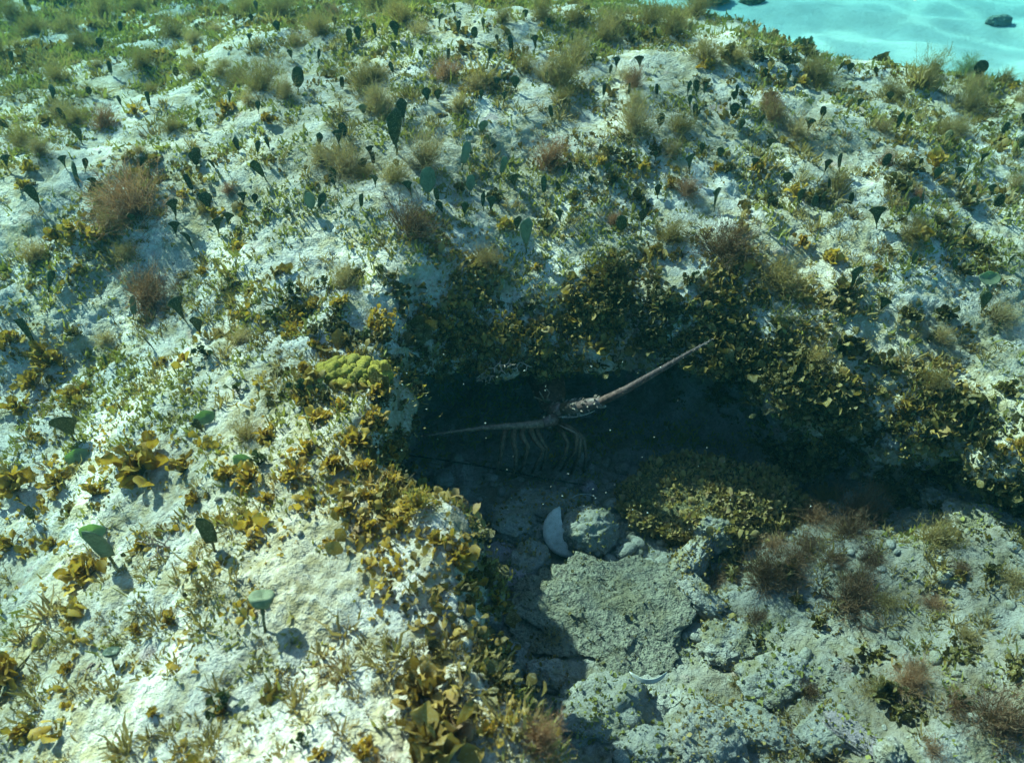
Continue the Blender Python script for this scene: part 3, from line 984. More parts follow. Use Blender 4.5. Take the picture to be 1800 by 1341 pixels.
for t in [(1420,960,120,D_,1),(1530,985,130,D_,0),(1385,1010,110,R_,0),(1560,1060,90,O_,0),(1450,880,110,O_,1),(1330,1085,90,D_,0),(1610,1180,110,D_,0),(1540,1215,110,O_,0),(1680,1240,110,R_,0),(1790,1280,110,D_,1),(1470,985,120,D_,0),(1510,1030,110,D_,1),(1430,915,110,R_,1),(1400,985,100,D_,1),(1360,960,90,R_,0),
          (1700,1120,90,O_,0),(1780,1020,90,O_,0),(1640,1060,80,R_,0),(1260,1020,80,D_,0),(1300,1200,80,O_,0),(1420,1220,90,D_,0),(1380,1300,80,R_,0),(1640,1320,100,R_,0),(1560,860,100,O_,1),(1690,1000,80,D_,0)]:
    tuft(t[0], t[1], t[2] * .95, t[3], t[4], sq=.6)
tuft(1490, 940, 120, D_, 1, label='brown tuft between the mossy boulder and the round dark tuft')

# ------------------------------------------------------------------ leafy clumps
nbig = 0
def leafy(u, v, wpx, mt='brown_leaf', parts=False, mat=False, label=None, kind='leafy', up=.5, sz=1.0):
    global nbig
    h = hit(u, v)
    if h is None: return
    p, nn, dist, w = h
    f = to_pix(p)[2]
    S = wpx / FPX * f * 0.5
    q = rot_to(up_mix(nn, up), random.uniform(0, 6.28))
    cn = {'brown_leaf': 'yellow-brown', 'rim_leaf': 'olive-brown'}.get(mt, 'dark olive')
    size = 'big' if wpx > 75 else 'small'
    if parts:
        k = random.randrange(len(LAY))
        lay = LAY[k][0]
        o = obj('leafy_clump', None, None, m4(p - nn * S * .06, q, S))
        o.empty_display_size = 0.02
        obj('stem', STEM_ME[k], o)
        for b, ql, s in lay:
            obj('leaf', random.choice(LEAF[mt]), o, m4(b, ql, s * sz))
        nbig += 1
    else:
        src = STRAP if kind == 'strap' else MATS if mat else CLUMP
        me = random.choice(src[mt])
        o = obj('strap_bush' if kind == 'strap' else 'seaweed_mat' if mat else 'leafy_clump', me, None, m4(p - nn * S * .06, q, S))
    kn = 'strap bush' if kind == 'strap' else 'leafy mat' if mat else 'leafy clump'
    lab = label or '%s %s %s, %s' % (size, cn, kn, zphrase(u, v))
    tag(o, lab, 'seaweed', None if label else '%s %s %ss, %s' % (size, cn, kn, zphrase(u, v)))
    ALL.append((o, u))
B_, OL = 'brown_leaf', 'olive_leaf'
leafy(250, 830, 200, B_, True, label='big yellow-brown leafy seaweed clump at left beside the dark green blade', up=.3)
leafy(760, 1285, 150, 'rim_leaf', True, label='olive-brown leafy clump stacked in the middle of the bottom growth', up=.2, sz=1.3)
leafy(765, 1330, 240, 'rim_leaf', True, label='biggest olive-brown leafy seaweed clump at the bottom edge of the picture', up=.3, sz=1.25)
leafy(742, 1222, 150, 'rim_leaf', True, label='upright round-leaved clump on top of the biggest leafy clump at the bottom', up=.1, sz=1.4)
leafy(15, 1190, 190, B_, True, label='yellow-brown leafy clump cut by the left edge of the picture near the bottom', up=.2)
leafy(30, 860, 130, B_, True, label='leafy clump cut by the left edge level with the big clump', up=.2)
leafy(150, 1010, 130, B_, True, label='leafy seaweed clump below the pale green disc at lower left')
leafy(40, 1290, 90, B_, True)
leafy(270, 1255, 45, B_, True, label='small flat brown leaf clump alone on the pale rock at the bottom left')
leafy(735, 895, 100, B_, kind='strap', label='bright yellow forked strap bush on the left rock corner below the cave')
leafy(800, 985, 100, B_, True); leafy(825, 1025, 95, B_, True); leafy(765, 955, 90, B_, True); leafy(700, 930, 80, B_, True)
leafy(1075, 500, 130, OL, kind='strap', label='pointed olive strap bush on the reef slope right above the cave', up=.2)
leafy(1080, 540, 140, OL, kind='strap', up=.3)
for (u, v, w) in [(440,845,100),(515,840,95),(580,820,90),(620,780,90),(655,740,80),(680,800,80),(560,740,90),(400,840,80),(470,770,80),(345,880,70),(470,880,60),(690,850,70),(640,830,80),
                  (100,850,90),(165,870,80),(320,830,80),(600,720,70),(660,690,70),(540,790,70),(20,960,80),(90,960,70),(250,960,60),(610,900,70),(650,930,70),(300,1090,60),(130,1080,80),(240,1110,60),
                  (850,1130,60),(890,1150,70),(870,1060,60),(640,1330,90),(560,1330,70),(860,1290,80),(580,960,50),(440,960,50),(340,1000,46),(120,1180,60),(390,1250,60),(90,640,90),(60,680,90),(20,600,80),(130,700,80),(30,720,90)]:
    leafy(u, v, w, B_, True)
for (u, v, w) in [(130,410,80),(170,420,80),(100,420,60),(75,620,80),(40,330,50),(400,195,60),(50,300,60),(1590,720,60),(470,215,50),(380,380,50),(420,440,46),(360,480,40),(240,200,50)]:
    leafy(u, v, w, B_)
# rim of the cave: dense ruffled mats
rim = [(500,515),(560,540),(640,560),(700,575),(780,570),(860,560),(950,560),(1040,560),(1120,560),(1200,560),(1290,580),(1380,640),(1460,700),(1520,760),(1600,820),(1700,840),(1800,870)]
for a, b in zip(rim, rim[1:]):
    L = math.hypot(b[0] - a[0], b[1] - a[1])
    for i in range(int(L / 10)):
        t = random.random()
        u = a[0] + (b[0] - a[0]) * t; v = a[1] + (b[1] - a[1]) * t + random.gauss(0, 34)
        if v < 400: continue
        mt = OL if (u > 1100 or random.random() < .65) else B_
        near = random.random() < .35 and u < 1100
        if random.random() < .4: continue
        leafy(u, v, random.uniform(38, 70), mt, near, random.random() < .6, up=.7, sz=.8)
# shaded wall right of the cave and left wall
for i in range(45):
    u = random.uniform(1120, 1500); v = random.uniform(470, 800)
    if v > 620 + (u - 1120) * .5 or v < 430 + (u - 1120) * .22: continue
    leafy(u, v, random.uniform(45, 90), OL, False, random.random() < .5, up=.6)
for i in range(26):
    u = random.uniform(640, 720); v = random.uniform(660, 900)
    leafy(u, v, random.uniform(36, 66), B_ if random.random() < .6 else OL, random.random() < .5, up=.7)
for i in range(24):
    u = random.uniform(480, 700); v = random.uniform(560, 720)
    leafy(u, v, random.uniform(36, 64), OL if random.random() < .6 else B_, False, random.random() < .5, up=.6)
# right side clumps
for (u, v, w) in [(1280,300,50),(1330,300,60),(1400,345,70),(1440,355,70),(1350,360,60),(1150,270,50),(1100,285,60),(1070,275,60),(1130,300,60),(1580,330,80),(1600,300,70),(1640,290,70),(1650,400,60),(1700,360,70),(1620,420,70),
                  (1410,430,60),(1460,460,70),(1330,520,70),(1600,560,70),(1660,560,80),(1560,650,90),(1670,700,80),(1730,790,80),(1640,780,70),(1560,830,60),(1690,480,60),(1770,690,70),(1790,790,80),(1240,120,60),(1280,100,70),(1330,105,60),(1380,110,60),(1420,100,70),(1410,85,60),
                  (1080,320,60),(1120,350,60),(1010,350,50),(960,400,50),(890,400,60),(870,350,50),(1180,330,50)]:
    leafy(u, v, w, OL if random.random() < .6 else B_, False, False, up=.4)
for (u, v, w) in [(1560,1220,110),(1530,1160,80),(1600,1250,90),(1690,1150,70),(1660,900,70),(1610,880,70),(1740,1010,60),(1380,1010,80),(1290,1000,70),(1400,1060,60),(1330,1130,60),(1440,1100,60),(1790,1180,70)]:
    leafy(u, v, w, OL, False, random.random() < .4, up=.4)
# small clumps scattered over the reef top
for i in range(120):
    x = random.uniform(-2.2, 1.9); y = random.uniform(.6, 3.6)
    p, nn = drop(x, y)
    if p is None or nn.z < .6 or p.z < -.16: continue
    u, v, f = to_pix(p)
    if not (-40 < u < 1840 and -20 < v < 1380): continue
    leafy(u, v, random.uniform(20, 46) if v < 500 else random.uniform(26, 50), B_ if random.random() < .6 else OL, False, False, up=.4)
# dark disc clusters
for (u, v, w) in [(365,625,50),(395,1245,80),(510,515,50),(570,505,40),(485,560,50),(455,815,60),(535,690,60),(512,378,36),(560,690,50),(1215,495,40),(1690,1235,50),(530,1310,50),(670,480,36),(900,640,40),(385,840,40),(420,690,50),(640,600,50),(360,350,36),(1000,300,30),(820,270,30)]:
    h = hit(u, v)
    if h:
        p, nn, dist, w_ = h
        S = w / FPX * to_pix(p)[2] * .5
        o = obj('disc_cluster', random.choice(DISC), None, m4(p, rot_to(up_mix(nn, .5), random.uniform(0, 6)), S))
        tag(o, 'cluster of dark rounded discs, %s' % zphrase(u, v), 'alga', 'dark disc clusters, %s' % zphrase(u, v)); ALL.append((o, u))

# ------------------------------------------------------------------ single small plants
def cup_alga(u, v, hpx, capw, label, mt='green_disc'):
    p, nn, dist, w = hit(u, v)
    f = to_pix(p)[2]
    H = hpx / FPX * f * 1.2
    o = obj('cup_alga', None, None, m4(p, Quaternion((1, 0, 0), -.45), H))
    tag(o, label, 'alga')
    V, F = [], []
    prof = [(.04, .62), (.25, .66), (.42, .78), (.5, .92), (.46, .97), (.3, .95), (.1, .92), (0.01, .91)]
    n = 16
    for r_, z in prof:
        for k in range(n):
            a = 2 * math.pi * k / n
            V.append(Vector((math.cos(a) * r_ * capw, math.sin(a) * r_ * capw, z + .02 * math.sin(3 * a))))
    for i in range(len(prof) - 1):
        for k in range(n):
            F.append((i * n + k, i * n + (k + 1) % n, (i + 1) * n + (k + 1) % n, (i + 1) * n + k))
    obj('cap', mesh_from('cap', V, F, M[mt]), o)
    obj('stalk', mesh_from('stalk', *tube([Vector((.03, 0, -.1)), Vector((0, 0, .3)), Vector((0, 0, .66))], [.04, .035, .05], 8), M['stem']), o)
cup_alga(465, 1110, 62, .6, 'grey-green mushroom-shaped cup alga on a stalk casting a small shadow', 'pale_paddle')
M['dark_cap'] = leaf_material('dark_cap', [(0.04, 0.06, 0.04), (0.07, 0.09, 0.06)], .05, .4)
cup_alga(200, 1172, 28, .9, 'small dark round-capped alga beside an orange leaf at lower left', 'dark_cap')

def disc_alga(u, v, wpx, label, tilt=.5, spin=0):
    p, nn, dist, w = hit(u, v)
    f = to_pix(p)[2]
    S = wpx / FPX * f * .5
    rr = random.Random(int(u))
    V, F = [], []
    n = 18
    rings = [0.02, .35, .65, .88, 1.0]
    for side in (0, 1):
        for r_ in rings:
            for k in range(n):
                a = 2 * math.pi * k / n
                rad = r_ * (1 + .12 * math.sin(2 * a + 1) + .06 * math.sin(5 * a))
                V.append(Vector((math.cos(a) * rad, math.sin(a) * rad * .78, .22 * r_ * r_ + .05 * math.sin(3 * a + r_ * 3) * r_ - .05 * side * (1 - .7 * r_))))
    m_ = len(rings) * n
    for i in range(len(rings) - 1):
        for k in range(n):
            a, b, c, d = i * n + k, i * n + (k + 1) % n, (i + 1) * n + (k + 1) % n, (i + 1) * n + k
            F.append((a, b, c, d)); F.append((d + m_, c + m_, b + m_, a + m_))
    for k in range(n):
        a, b = (len(rings) - 1) * n + k, (len(rings) - 1) * n + (k + 1) % n
        F.append((a, b, b + m_, a + m_))
    o = obj('disc_alga', None, None, m4(p + Vector((0, 0, S * .5)), Quaternion((0, 0, 1), spin) @ Quaternion((1, 0, 0), tilt), S))
    tag(o, label, 'alga')
    obj('blade', mesh_from('blade', V, F, M['green_disc']), o)
    obj('stalk', mesh_from('stalk', *tube([Vector((0, 0, -.9)), Vector((0, 0, .0))], [.08, .06], 6), M['stem']), o)
disc_alga(168, 940, 44, 'pale translucent green disc standing beside the tall pale grey blade', 1.15)
disc_alga(140, 808, 38, 'small pale green disc in front of the broad dark green blade', 1.0, .4)
disc_alga(362, 740, 34, 'grey-green round disc above the leafy mats at centre-left', .9, .3)
disc_alga(430, 815, 36, 'olive round disc with a dark back above the leafy mats', 1.1, -.3)
disc_alga(1735, 498, 36, 'pale green rounded disc on the sunlit reef at the right edge', .6)

# mustard coral with lobes
def coral(u, v, wpx):
    p, nn, dist, w = hit(u, v)
    f = to_pix(p)[2]
    S = wpx / FPX * f * .5
    o = obj('mustard_coral', None, None, m4(p, rot_to(up_mix(nn, .5), 0), S))
    tag(o, 'bright yellow-green lobed coral on the corner of the left rock by the cave', 'coral')
    lobes = [mesh_from('lobe', [vv.co for vv in m_.vertices], [tuple(pp.vertices) for pp in m_.polygons], M['coral'])
             for m_ in (rock_mesh(40, 'coral', 3, .25, .9, 0, .05), rock_mesh(43, 'coral', 3, .25, .9, 0, .05), rock_mesh(47, 'coral', 3, .25, 1.0, 0, .05))]
    rr = random.Random(3)
    core = rock_mesh(50, 'coral', 3, .15, .6)
    obj('base', core, o, m4(Vector((0, 0, -.12)), Quaternion(), (.9, .62, .7)))
    pts = []
    tries = 0
    while len(pts) < 60 and tries < 4000:
        tries += 1
        a = rr.uniform(0, 6.28); r_ = math.sqrt(rr.random())
        q = Vector((math.cos(a) * r_, math.sin(a) * r_ * .68, 0))
        q.z = .30 * (1 - r_ * r_) + .04
        if all((q - b).length > .14 for b in pts): pts.append(q)
    for q in pts:
        s = rr.uniform(.11, .24)
        obj('lobe', rr.choice(lobes), o, m4(q, Quaternion((0, 0, 1), rr.uniform(0, 6)), (s, s * rr.uniform(.75, 1.1), s * rr.uniform(.8, 1.2))))
coral(622, 660, 125)

# ------------------------------------------------------------------ rocks, shells
def rock(u, v, wpx, mat, seed, sc=(1, .8, .6), spin=0, tilt=(0, 0), label='', flat=1, rough=.3, box=0, name='rock', sink=.35, sub=5, fine=.07, at=None):
    h = hit(u, v)
    p, nn, dist, w = h
    if at is not None: p = pix_at_y(u, v, at)
    S = wpx / FPX * to_pix(p)[2] * .5
    q = Quaternion((0, 0, 1), spin) @ Quaternion((1, 0, 0), tilt[0]) @ Quaternion((0, 1, 0), tilt[1])
    o = obj(name, rock_mesh(seed, mat, sub, rough, flat, box, fine), None, m4(p + Vector((0, 0, S * sc[2] * (1 - 2 * sink) * .5)), q, (S * sc[0], S * sc[1], S * sc[2])))
    tag(o, label, 'rock')
    return o
slab_b = rock(1072, 1090, 310, 'slab', 1, (1, .80, .21), -.2, (.22, .05), 'large flat pitted slab of rock lying in the gully below the cave', 1, .42, .30, 'rock_slab', .52, 6, .06)
moss_b = rock(1255, 900, 315, 'moss', 2, (1, .58, .25), -.12, (.12, .0), 'low mossy boulder under olive algae right of the lobster', 1, .2, .2, 'mossy_boulder', .0, 5, .08)
rock(1035, 945, 104, 'rubble', 3, (1, .9, .85), .4, (0, 0), 'round pitted cobble right of the pale shell fragment', 1, .12, 0, 'cobble', .2)
rock(930, 995, 84, 'rubble', 4, (1, .85, .75), .9, (0, 0), 'rounded grey cobble left of the pale shell fragment', 1, .2, .2, 'cobble', .2)
rock(900, 925, 96, 'rubble', 5, (1, .9, .6), .2, (0, 0), 'dim grey cobble in the shade under the cave lip', 1, .2, .1, 'cobble', .2)
rock(895, 1030, 120, 'purple_rock', 6, (1, .45, .4), -.1, (.2, 0), 'long dark purplish stone lying at the foot of the left rock', 1, .15, .1, 'cobble', .1)
rock(870, 985, 80, 'purple_rock', 7, (1, .7, .5), .5, (0, 0), 'small purplish cobble between the leafy rim and the grey cobble', 1, .2, .1, 'cobble', .2)
rock(962, 895, 130, 'rubble', 8, (1, .55, .35), -.15, (.1, 0), 'flat shaded stone with a white dot behind the pale shell fragment', 1, .2, .3, 'cobble', .2)
rock(1000, 885, 40, 'pale_rock', 9, (1, .8, .6), 0, (0, 0), 'tiny pale pebble on the flat shaded stone', name='pebble')
rock(940, 945, 60, 'rubble', 10, (1, .8, .6), .3, (0, 0), 'small cobble wedged between the two grey cobbles', name='cobble')
rock(855, 1085, 70, 'pale_rock', 11, (.8, .8, .9), .3, (0, 0), 'small pale greenish stone at the foot of the left rock', name='cobble')
rock(975, 925, 54, 'pale_rock', 12, (1, .8, .7), .3, (0, 0), 'pale lump of rock touching the top of the shell fragment', name='cobble')
rock(1036, 860, 30, 'purple_rock', 13, (1, .9, .8), .3, (0, 0), 'small dark round pebble at the end of the black whip', name='pebble')
rock(1060, 1255, 190, 'rubble', 14, (1, .7, .5), .4, (.1, 0), 'broad grey boulder half buried below the flat slab', 1, .22, .3, 'boulder', .62)
rock(1240, 1305, 150, 'pale_rock', 15, (1, .75, .6), .3, (.1, 0), 'pale rounded boulder at the bottom edge right of the slab', 1, .2, .2, 'boulder', .62)
rock(960, 1190, 80, 'pale_rock', 16, (1, .8, .5), -.3, (0, 0), 'small pale stone under the lower left corner of the slab', name='cobble')
rock(1250, 960, 80, 'pale_rock', 17, (1, .8, .8), .5, (.2, 0), 'pale knob of rock at the top of the leaning pillar', name='cobble', sink=-.4)
rock(1205, 1010, 150, 'pale_rock', 18, (1, .35, .45), .85, (0, -.2), 'pale leaning pillar of rock right of the slab', 1, .15, .1, 'rock_pillar', -.2)
rock(1225, 1060, 110, 'pale_rock', 19, (1, .5, .5), -.7, (0, .2), 'pale wedge of rock below the leaning pillar', 1, .18, .3, 'rock_pillar', .0)
rock(1370, 1195, 150, 'pale_rock', 20, (1, .7, .45), .3, (0, 0), 'broad pale boulder right of the slab in the rubble', 1, .22, .3, 'boulder', .62)
rock(1280, 1130, 120, 'pale_rock', 21, (1, .8, .5), .1, (0, 0), 'pale stone between the slab and the broad pale boulder', 1, .22, .2, 'boulder', .62)
rock(1570, 790, 64, 'pale_rock', 22, (1, .9, 1), .2, (0, 0), 'pale squarish block at the end of the shaded ledge', 1, .12, .5, 'rock_block', .1)
rock(1500, 1300, 130, 'purple_rock', 23, (1, .35, .3), -.75, (0, 0), 'long dark wedge of stone near the bottom edge at right', 1, .15, .4, 'cobble', .1)
rock(1560, 1335, 70, 'pale_rock', 24, (.6, .8, 1), .2, (0, 0), 'pointed pale stone cut by the bottom edge at right', 1, .2, .2, 'cobble', .1)
rock(1660, 885, 90, 'pale_rock', 25, (1, .7, .5), -.3, (0, 0), 'pale stone in front of the dark crevice at right', 1, .2, .2, 'cobble', .2)
rock(1730, 920, 130, 'pale_rock', 26, (1, .7, .35), -.4, (0, 0), 'broad pale flat rock below the dark crevice at the right edge', 1, .2, .3, 'boulder', .62)
rock(1450, 1290, 110, 'rubble', 27, (1, .7, .4), .5, (0, 0), 'grey stone left of the long dark wedge near the bottom edge', 1, .2, .2, 'cobble', .3)
rock(1340, 1290, 130, 'rubble', 28, (1, .6, .4), -.5, (0, 0), 'grey stone right of the pale rounded boulder at the bottom', 1, .2, .2, 'cobble', .3)
rock(1130, 1320, 120, 'rubble', 29, (1, .7, .4), .2, (0, 0), 'grey stone at the bottom edge below the half buried boulder', 1, .2, .2, 'cobble', .3)
rock(1755, 42, 46, 'rubble', 30, (1, .6, .5), .1, (0, 0), 'lone brown rock on the open sand at the top right', 1, .2, .1, 'rock', .2)
for i, (u, v, w, lab) in enumerate([(1250,3,70,'dark weedy patch on far sand at the top edge, left one of two'),(1320,4,44,'dark weedy patch on far sand at the top edge, right one of two')]):
    rock(u, v, w, 'moss', 60 + i, (1, .7, .35), .2, (0, 0), lab, 1, .3, 0, 'weedy_rock', .2)

def shell(u, v, wpx, label, arc=2.6, depth=.35, tilt=.6, spin=0, lift=.3, width=.8, name='shell_fragment', zz=0):
    """curved shell plate: a piece of a bowl with real thickness"""
    p, nn, dist, w = hit(u, v)
    S = wpx / FPX * to_pix(p)[2] * .5
    V, F = [], []
    nu, nv = 12, 6
    for side in (0, 1):
        for i in range(nu + 1):
            a = -arc / 2 + arc * i / nu
            tp = math.cos(a / arc * math.pi) ** .5 if abs(a) < arc / 2 - 1e-6 else .12
            for j in range(nv + 1):
                t = j / nv
                r_ = 1 - width * tp * t
                zc = depth * (1 - r_ * r_) - .05 * side
                V.append(Vector((math.sin(a) * r_, -math.cos(a) * r_ + .5, zc)))
    m_ = (nu + 1) * (nv + 1)
    for i in range(nu):
        for j in range(nv):
            a = i * (nv + 1) + j
            F.append((a, a + 1, a + nv + 2, a + nv + 1)); a += m_
            F.append((a + nv + 1, a + nv + 2, a + 1, a))
    rim_ = [i * (nv + 1) for i in range(nu + 1)] + [nu * (nv + 1) + j for j in range(1, nv + 1)] + [i * (nv + 1) + nv for i in range(nu - 1, -1, -1)] + [j for j in range(nv - 1, 0, -1)]
    for a, b in zip(rim_, rim_[1:] + rim_[:1]): F.append((a, b, b + m_, a + m_))
    q = Quaternion((1, 0, 0), tilt) @ Quaternion((0, 0, 1), spin)
    o = obj(name, mesh_from('shell', V, F, M['shell']), None, m4(p + Vector((0, 0, S * lift + zz)), q, S))
    tag(o, label, 'shell')
shell(978, 965, 92, 'pale kidney-shaped shell fragment among cobbles in the gully', 3.3, .2, .5, -1.15, .5, .97, zz=.015)
shell(1135, 1205, 74, 'bright white crescent edge of a shell under the flat slab', 2.2, .3, .5, 0, .5, .22, 'crescent_shell', .025)
shell(965, 1150, 44, 'thin yellowish shell crescent at the lower left corner of the slab', 2.0, .3, .5, .5, .3, .2, 'crescent_shell')
shell(1025, 905, 44, 'thin pale crescent on top of the round pitted cobble', 2.2, .3, -.4, 3.1, .9, .18, 'crescent_shell', .035)
shell(702, 634, 26, 'tiny white shell chip at the left end of the cave roof', 2.4, .3, .6, .5, .4, .5)
shell(980, 1180, 60, 'dull grey shell half buried beside the slab corner', 2.4, .4, .4, -.6, .2, .4, 'crescent_shell')

# pink twigs hanging at the cave lip
def twig(u, v, hpx, label, y=None, down=True):
    h = hit(u, v)
    p = h[0]
    S = hpx / FPX * to_pix(p)[2]
    rr = random.Random(int(u * 7 + v))
    parts = []
    def grow(c, d, L, r_, lvl):
        pts = [c]
        for i in range(3):
            d = (d + Vector((rr.gauss(0, .3), rr.gauss(0, .2), rr.gauss(0, .3)))).normalized()
            pts.append(pts[-1] + d * L / 3)
        parts.append(tube(pts, [r_, r_ * .9, r_ * .8, r_ * .7], 5))
        if lvl:
            for s in (-1, 1):
                grow(pts[-1], (d + Vector((s * rr.uniform(.5, 1.0), rr.uniform(-.4, .2), rr.uniform(-.4, .4)))).normalized(), L * .7, r_ * .8, lvl - 1)
    for k in range(3):
        grow(Vector((rr.uniform(-.2, .2), 0, 0)), Vector((rr.uniform(-.8, .8), -.7, -.5 if down else .6)).normalized(), .4, .035, 2)
    o = obj('twig_alga', mesh_from('twig', *join(parts), M['twig']), None, m4(p, Quaternion(), S))
    tag(o, label, 'alga')
twig(850, 640, 46, 'pale pink branching twigs hanging from the cave roof, left of the others')
twig(890, 625, 50, 'pale pink branching twigs hanging from the middle of the cave roof')
twig(905, 672, 36, 'small pale forked twig lowest under the cave roof')
twig(290, 960, 60, 'thin reddish forked twig on the sunlit rock at left', down=False)
twig(170, 1165, 44, 'small orange forked twig beside the small dark cap alga', down=False)

# ------------------------------------------------------------------ spiny lobster
def lobster():
    parts = []; cols = []
    def add(vf, c, c2=None):
        v, f = vf
        parts.append((v, f))
        for i, x in enumerate(v):
            t = i / max(1, len(v) - 1)
            cc = c if c2 is None else tuple(a + (b - a) * t for a, b in zip(c, c2))
            cols.append(cc)
    shellc = (0.18, 0.085, 0.045); pale = (0.40, 0.31, 0.25); lilac = (0.20, 0.13, 0.125); olive = (0.14, 0.095, 0.04)
    P = pix_at_y
    head = P(975, 730, 1.30)
    back = Vector((head.x - .03, head.y + .24, head.z + .0))
    # carapace and tail as one tapered trunk
    trunk = [head + Vector((0, -.012, -.004)), head + Vector((-.003, .02, .004)), head + Vector((-.008, .06, .012)), head + Vector((-.015, .11, .014)), back + Vector((0, -.09, .01)), back,
             back + Vector((-.01, .08, -.02)), back + Vector((-.01, .15, -.05))]
    add(tube(trunk, [.012, .026, .036, .042, .041, .036, .03, .02], 18), shellc, (.10, .06, .05))
    rr = random.Random(8)
    for i in range(60):
        t = rr.random() * 3.6; k = int(t); c = trunk[k + 1].lerp(trunk[k + 2], t - k)
        a = rr.uniform(-1.5, 1.5)
        r_ = [.026, .036, .042, .041, .036][k]
        n_ = Vector((math.sin(a), 0, math.cos(a)))
        b = c + n_ * r_ * .95
        add(tube([b, b + n_ * .006 + Vector((0, -.006, 0))], [.0025, .0004], 5), pale)
    # horns over the eyes and eye stalks
    for s in (-1, 1):
        b = head + Vector((s * .014, .016, .026))
        add(tube([b, b + Vector((s * .003, -.008, .014)), b + Vector((s * .002, -.022, .022))], [.006, .004, .0006], 8), olive, pale)
        e = head + Vector((s * .018, -.002, .014))
        add(tube([e, e + Vector((s * .008, -.008, .006))], [.004, .0045], 8), (.25, .2, .15))
        c = e + Vector((s * .010, -.011, .008))
        add(tube([c + Vector((0, 0, -.005)), c + Vector((0, 0, -.003)), c, c + Vector((0, 0, .003)), c + Vector((0, 0, .005))], [.001, .0045, .0055, .0045, .001], 8), (.01, .01, .01))
    # a small frilly tuft of spines seen over the head
    for (u0, v0, u1, v1) in [(958, 706, 948, 688), (958, 706, 966, 690), (966, 690, 960, 683), (955, 704, 938, 697)]:
        add(tube([P(u0, v0, 1.29), P(u1, v1, 1.28)], [.0022, .001], 5), olive, pale)
    def spiny(pts, radii, n, size, c, c2, sides=12):
        add(tube(pts, radii, sides), c, c2)
        for i in range(n):
            t = rr.random() * (len(pts) - 1.001); k = int(t)
            q = pts[k].lerp(pts[k + 1], t - k); r_ = radii[k] + (radii[k + 1] - radii[k]) * (t - k)
            ax = (pts[k + 1] - pts[k]).normalized()
            n_ = Quaternion(ax, rr.uniform(0, 6.28)) @ ax.orthogonal().normalized()
            b = q + n_ * r_ * .85
            add(tube([b, b + n_ * size * .6 + ax * size * .3, b + n_ * size + ax * size], [size * .38, size * .25, size * .05], 5), pale)
    # right antenna: three thick spiny base segments, then the whip
    y0 = 1.285
    b0, b1, b2, b3 = P(968, 722, y0), P(990, 718, 1.262), P(1020, 714, 1.24), P(1058, 705, 1.21)
    spiny([b0, b0.lerp(b1, .5), b1], [.013, .0145, .013], 10, .006, shellc, lilac)
    spiny([b1, b1.lerp(b2, .5), b2], [.0125, .014, .0125], 20, .0075, olive, lilac)
    spiny([b2, b2.lerp(b3, .5), b3], [.0118, .0125, .009], 26, .007, lilac, lilac)
    whipR = [b3, P(1100, 685, 1.19), P(1140, 662, 1.17), P(1180, 639, 1.15), P(1215, 618, 1.13), P(1252, 597, 1.11)]
    spiny(whipR, [.0088, .0078, .0064, .005, .0034, .001], 90, .0024, (.17, .105, .095), (.09, .06, .065), 10)
    # left antenna
    c0, c1, c2_ = P(972, 730, 1.285), P(972, 738, 1.255), P(955, 744, 1.245)
    spiny([c0, c1, c2_], [.012, .013, .0105], 16, .005, shellc, lilac)
    whipL = [c2_, P(930, 747, 1.24), P(890, 749, 1.235), P(850, 752, 1.23), P(800, 758, 1.225), P(770, 762, 1.22), P(742, 766, 1.215)]
    spiny(whipL, [.0095, .0085, .0065, .0045, .003, .002, .0008], 90, .0024, (.23, .15, .105), (.22, .15, .12), 10)
    # antennules
    add(tube([P(978, 731, 1.27), P(990, 733, 1.25), P(1010, 733, 1.235), P(1030, 728, 1.225), P(1045, 722, 1.22)], [.0024, .0024, .002, .0016, .001], 6), (.52, .48, .42))
    add(tube([P(972, 742, 1.26), P(1000, 755, 1.235), P(1014, 762, 1.225)], [.0018, .0014, .0006], 5), pale)
    # legs
    def leg(pts, r0, c):
        n_ = len(pts)
        add(tube(pts, [r0 * 1.3 * (1 - .6 * i / (n_ - 1)) for i in range(n_)], 8), c, (.20, .14, .10))
    fl = lambda u, v: hit(u, v)[0] + Vector((0, 0, .004))
    legc = (.22, .115, .065)
    leg([P(978, 742, 1.285), P(1000, 752, 1.262), P(1014, 764, 1.245), P(1012, 790, 1.245), fl(985, 829)], .0062, legc)
    leg([P(980, 745, 1.30), P(1004, 756, 1.275), P(1020, 770, 1.255), P(1018, 800, 1.25), fl(1004, 834)], .0060, legc)
    leg([P(982, 746, 1.33), P(1010, 755, 1.30), P(1026, 772, 1.28), P(1030, 800, 1.275), fl(1026, 832)], .0056, legc)
    leg([P(975, 746, 1.30), P(990, 762, 1.27), P(998, 778, 1.255), P(992, 800, 1.25), fl(972, 826)], .0055, legc)
    leg([P(940, 748, 1.30), P(948, 765, 1.28), P(960, 788, 1.27), P(958, 808, 1.265), fl(950, 828)], .0055, legc)
    leg([P(930, 748, 1.29), P(938, 770, 1.27), P(955, 790, 1.26), P(945, 812, 1.255), fl(935, 832)], .0058, legc)
    leg([P(918, 748, 1.29), P(918, 768, 1.265), P(928, 785, 1.255), P(922, 810, 1.25), fl(912, 836)], .0058, legc)
    leg([P(905, 750, 1.29), P(902, 775, 1.265), P(907, 800, 1.255), P(906, 820, 1.25), fl(900, 842)], .0060, legc)
    leg([P(890, 752, 1.30), P(884, 775, 1.275), P(880, 800, 1.265), P(876, 820, 1.26), fl(872, 838)], .0060, legc)
    v, f = join(parts)
    o = obj('spiny_lobster', mesh_from('spiny_lobster', v, f, M['lobster'], True, cols))
    tag(o, 'spiny lobster facing out of the dark cave with both long antennae spread', 'lobster')
lobster()
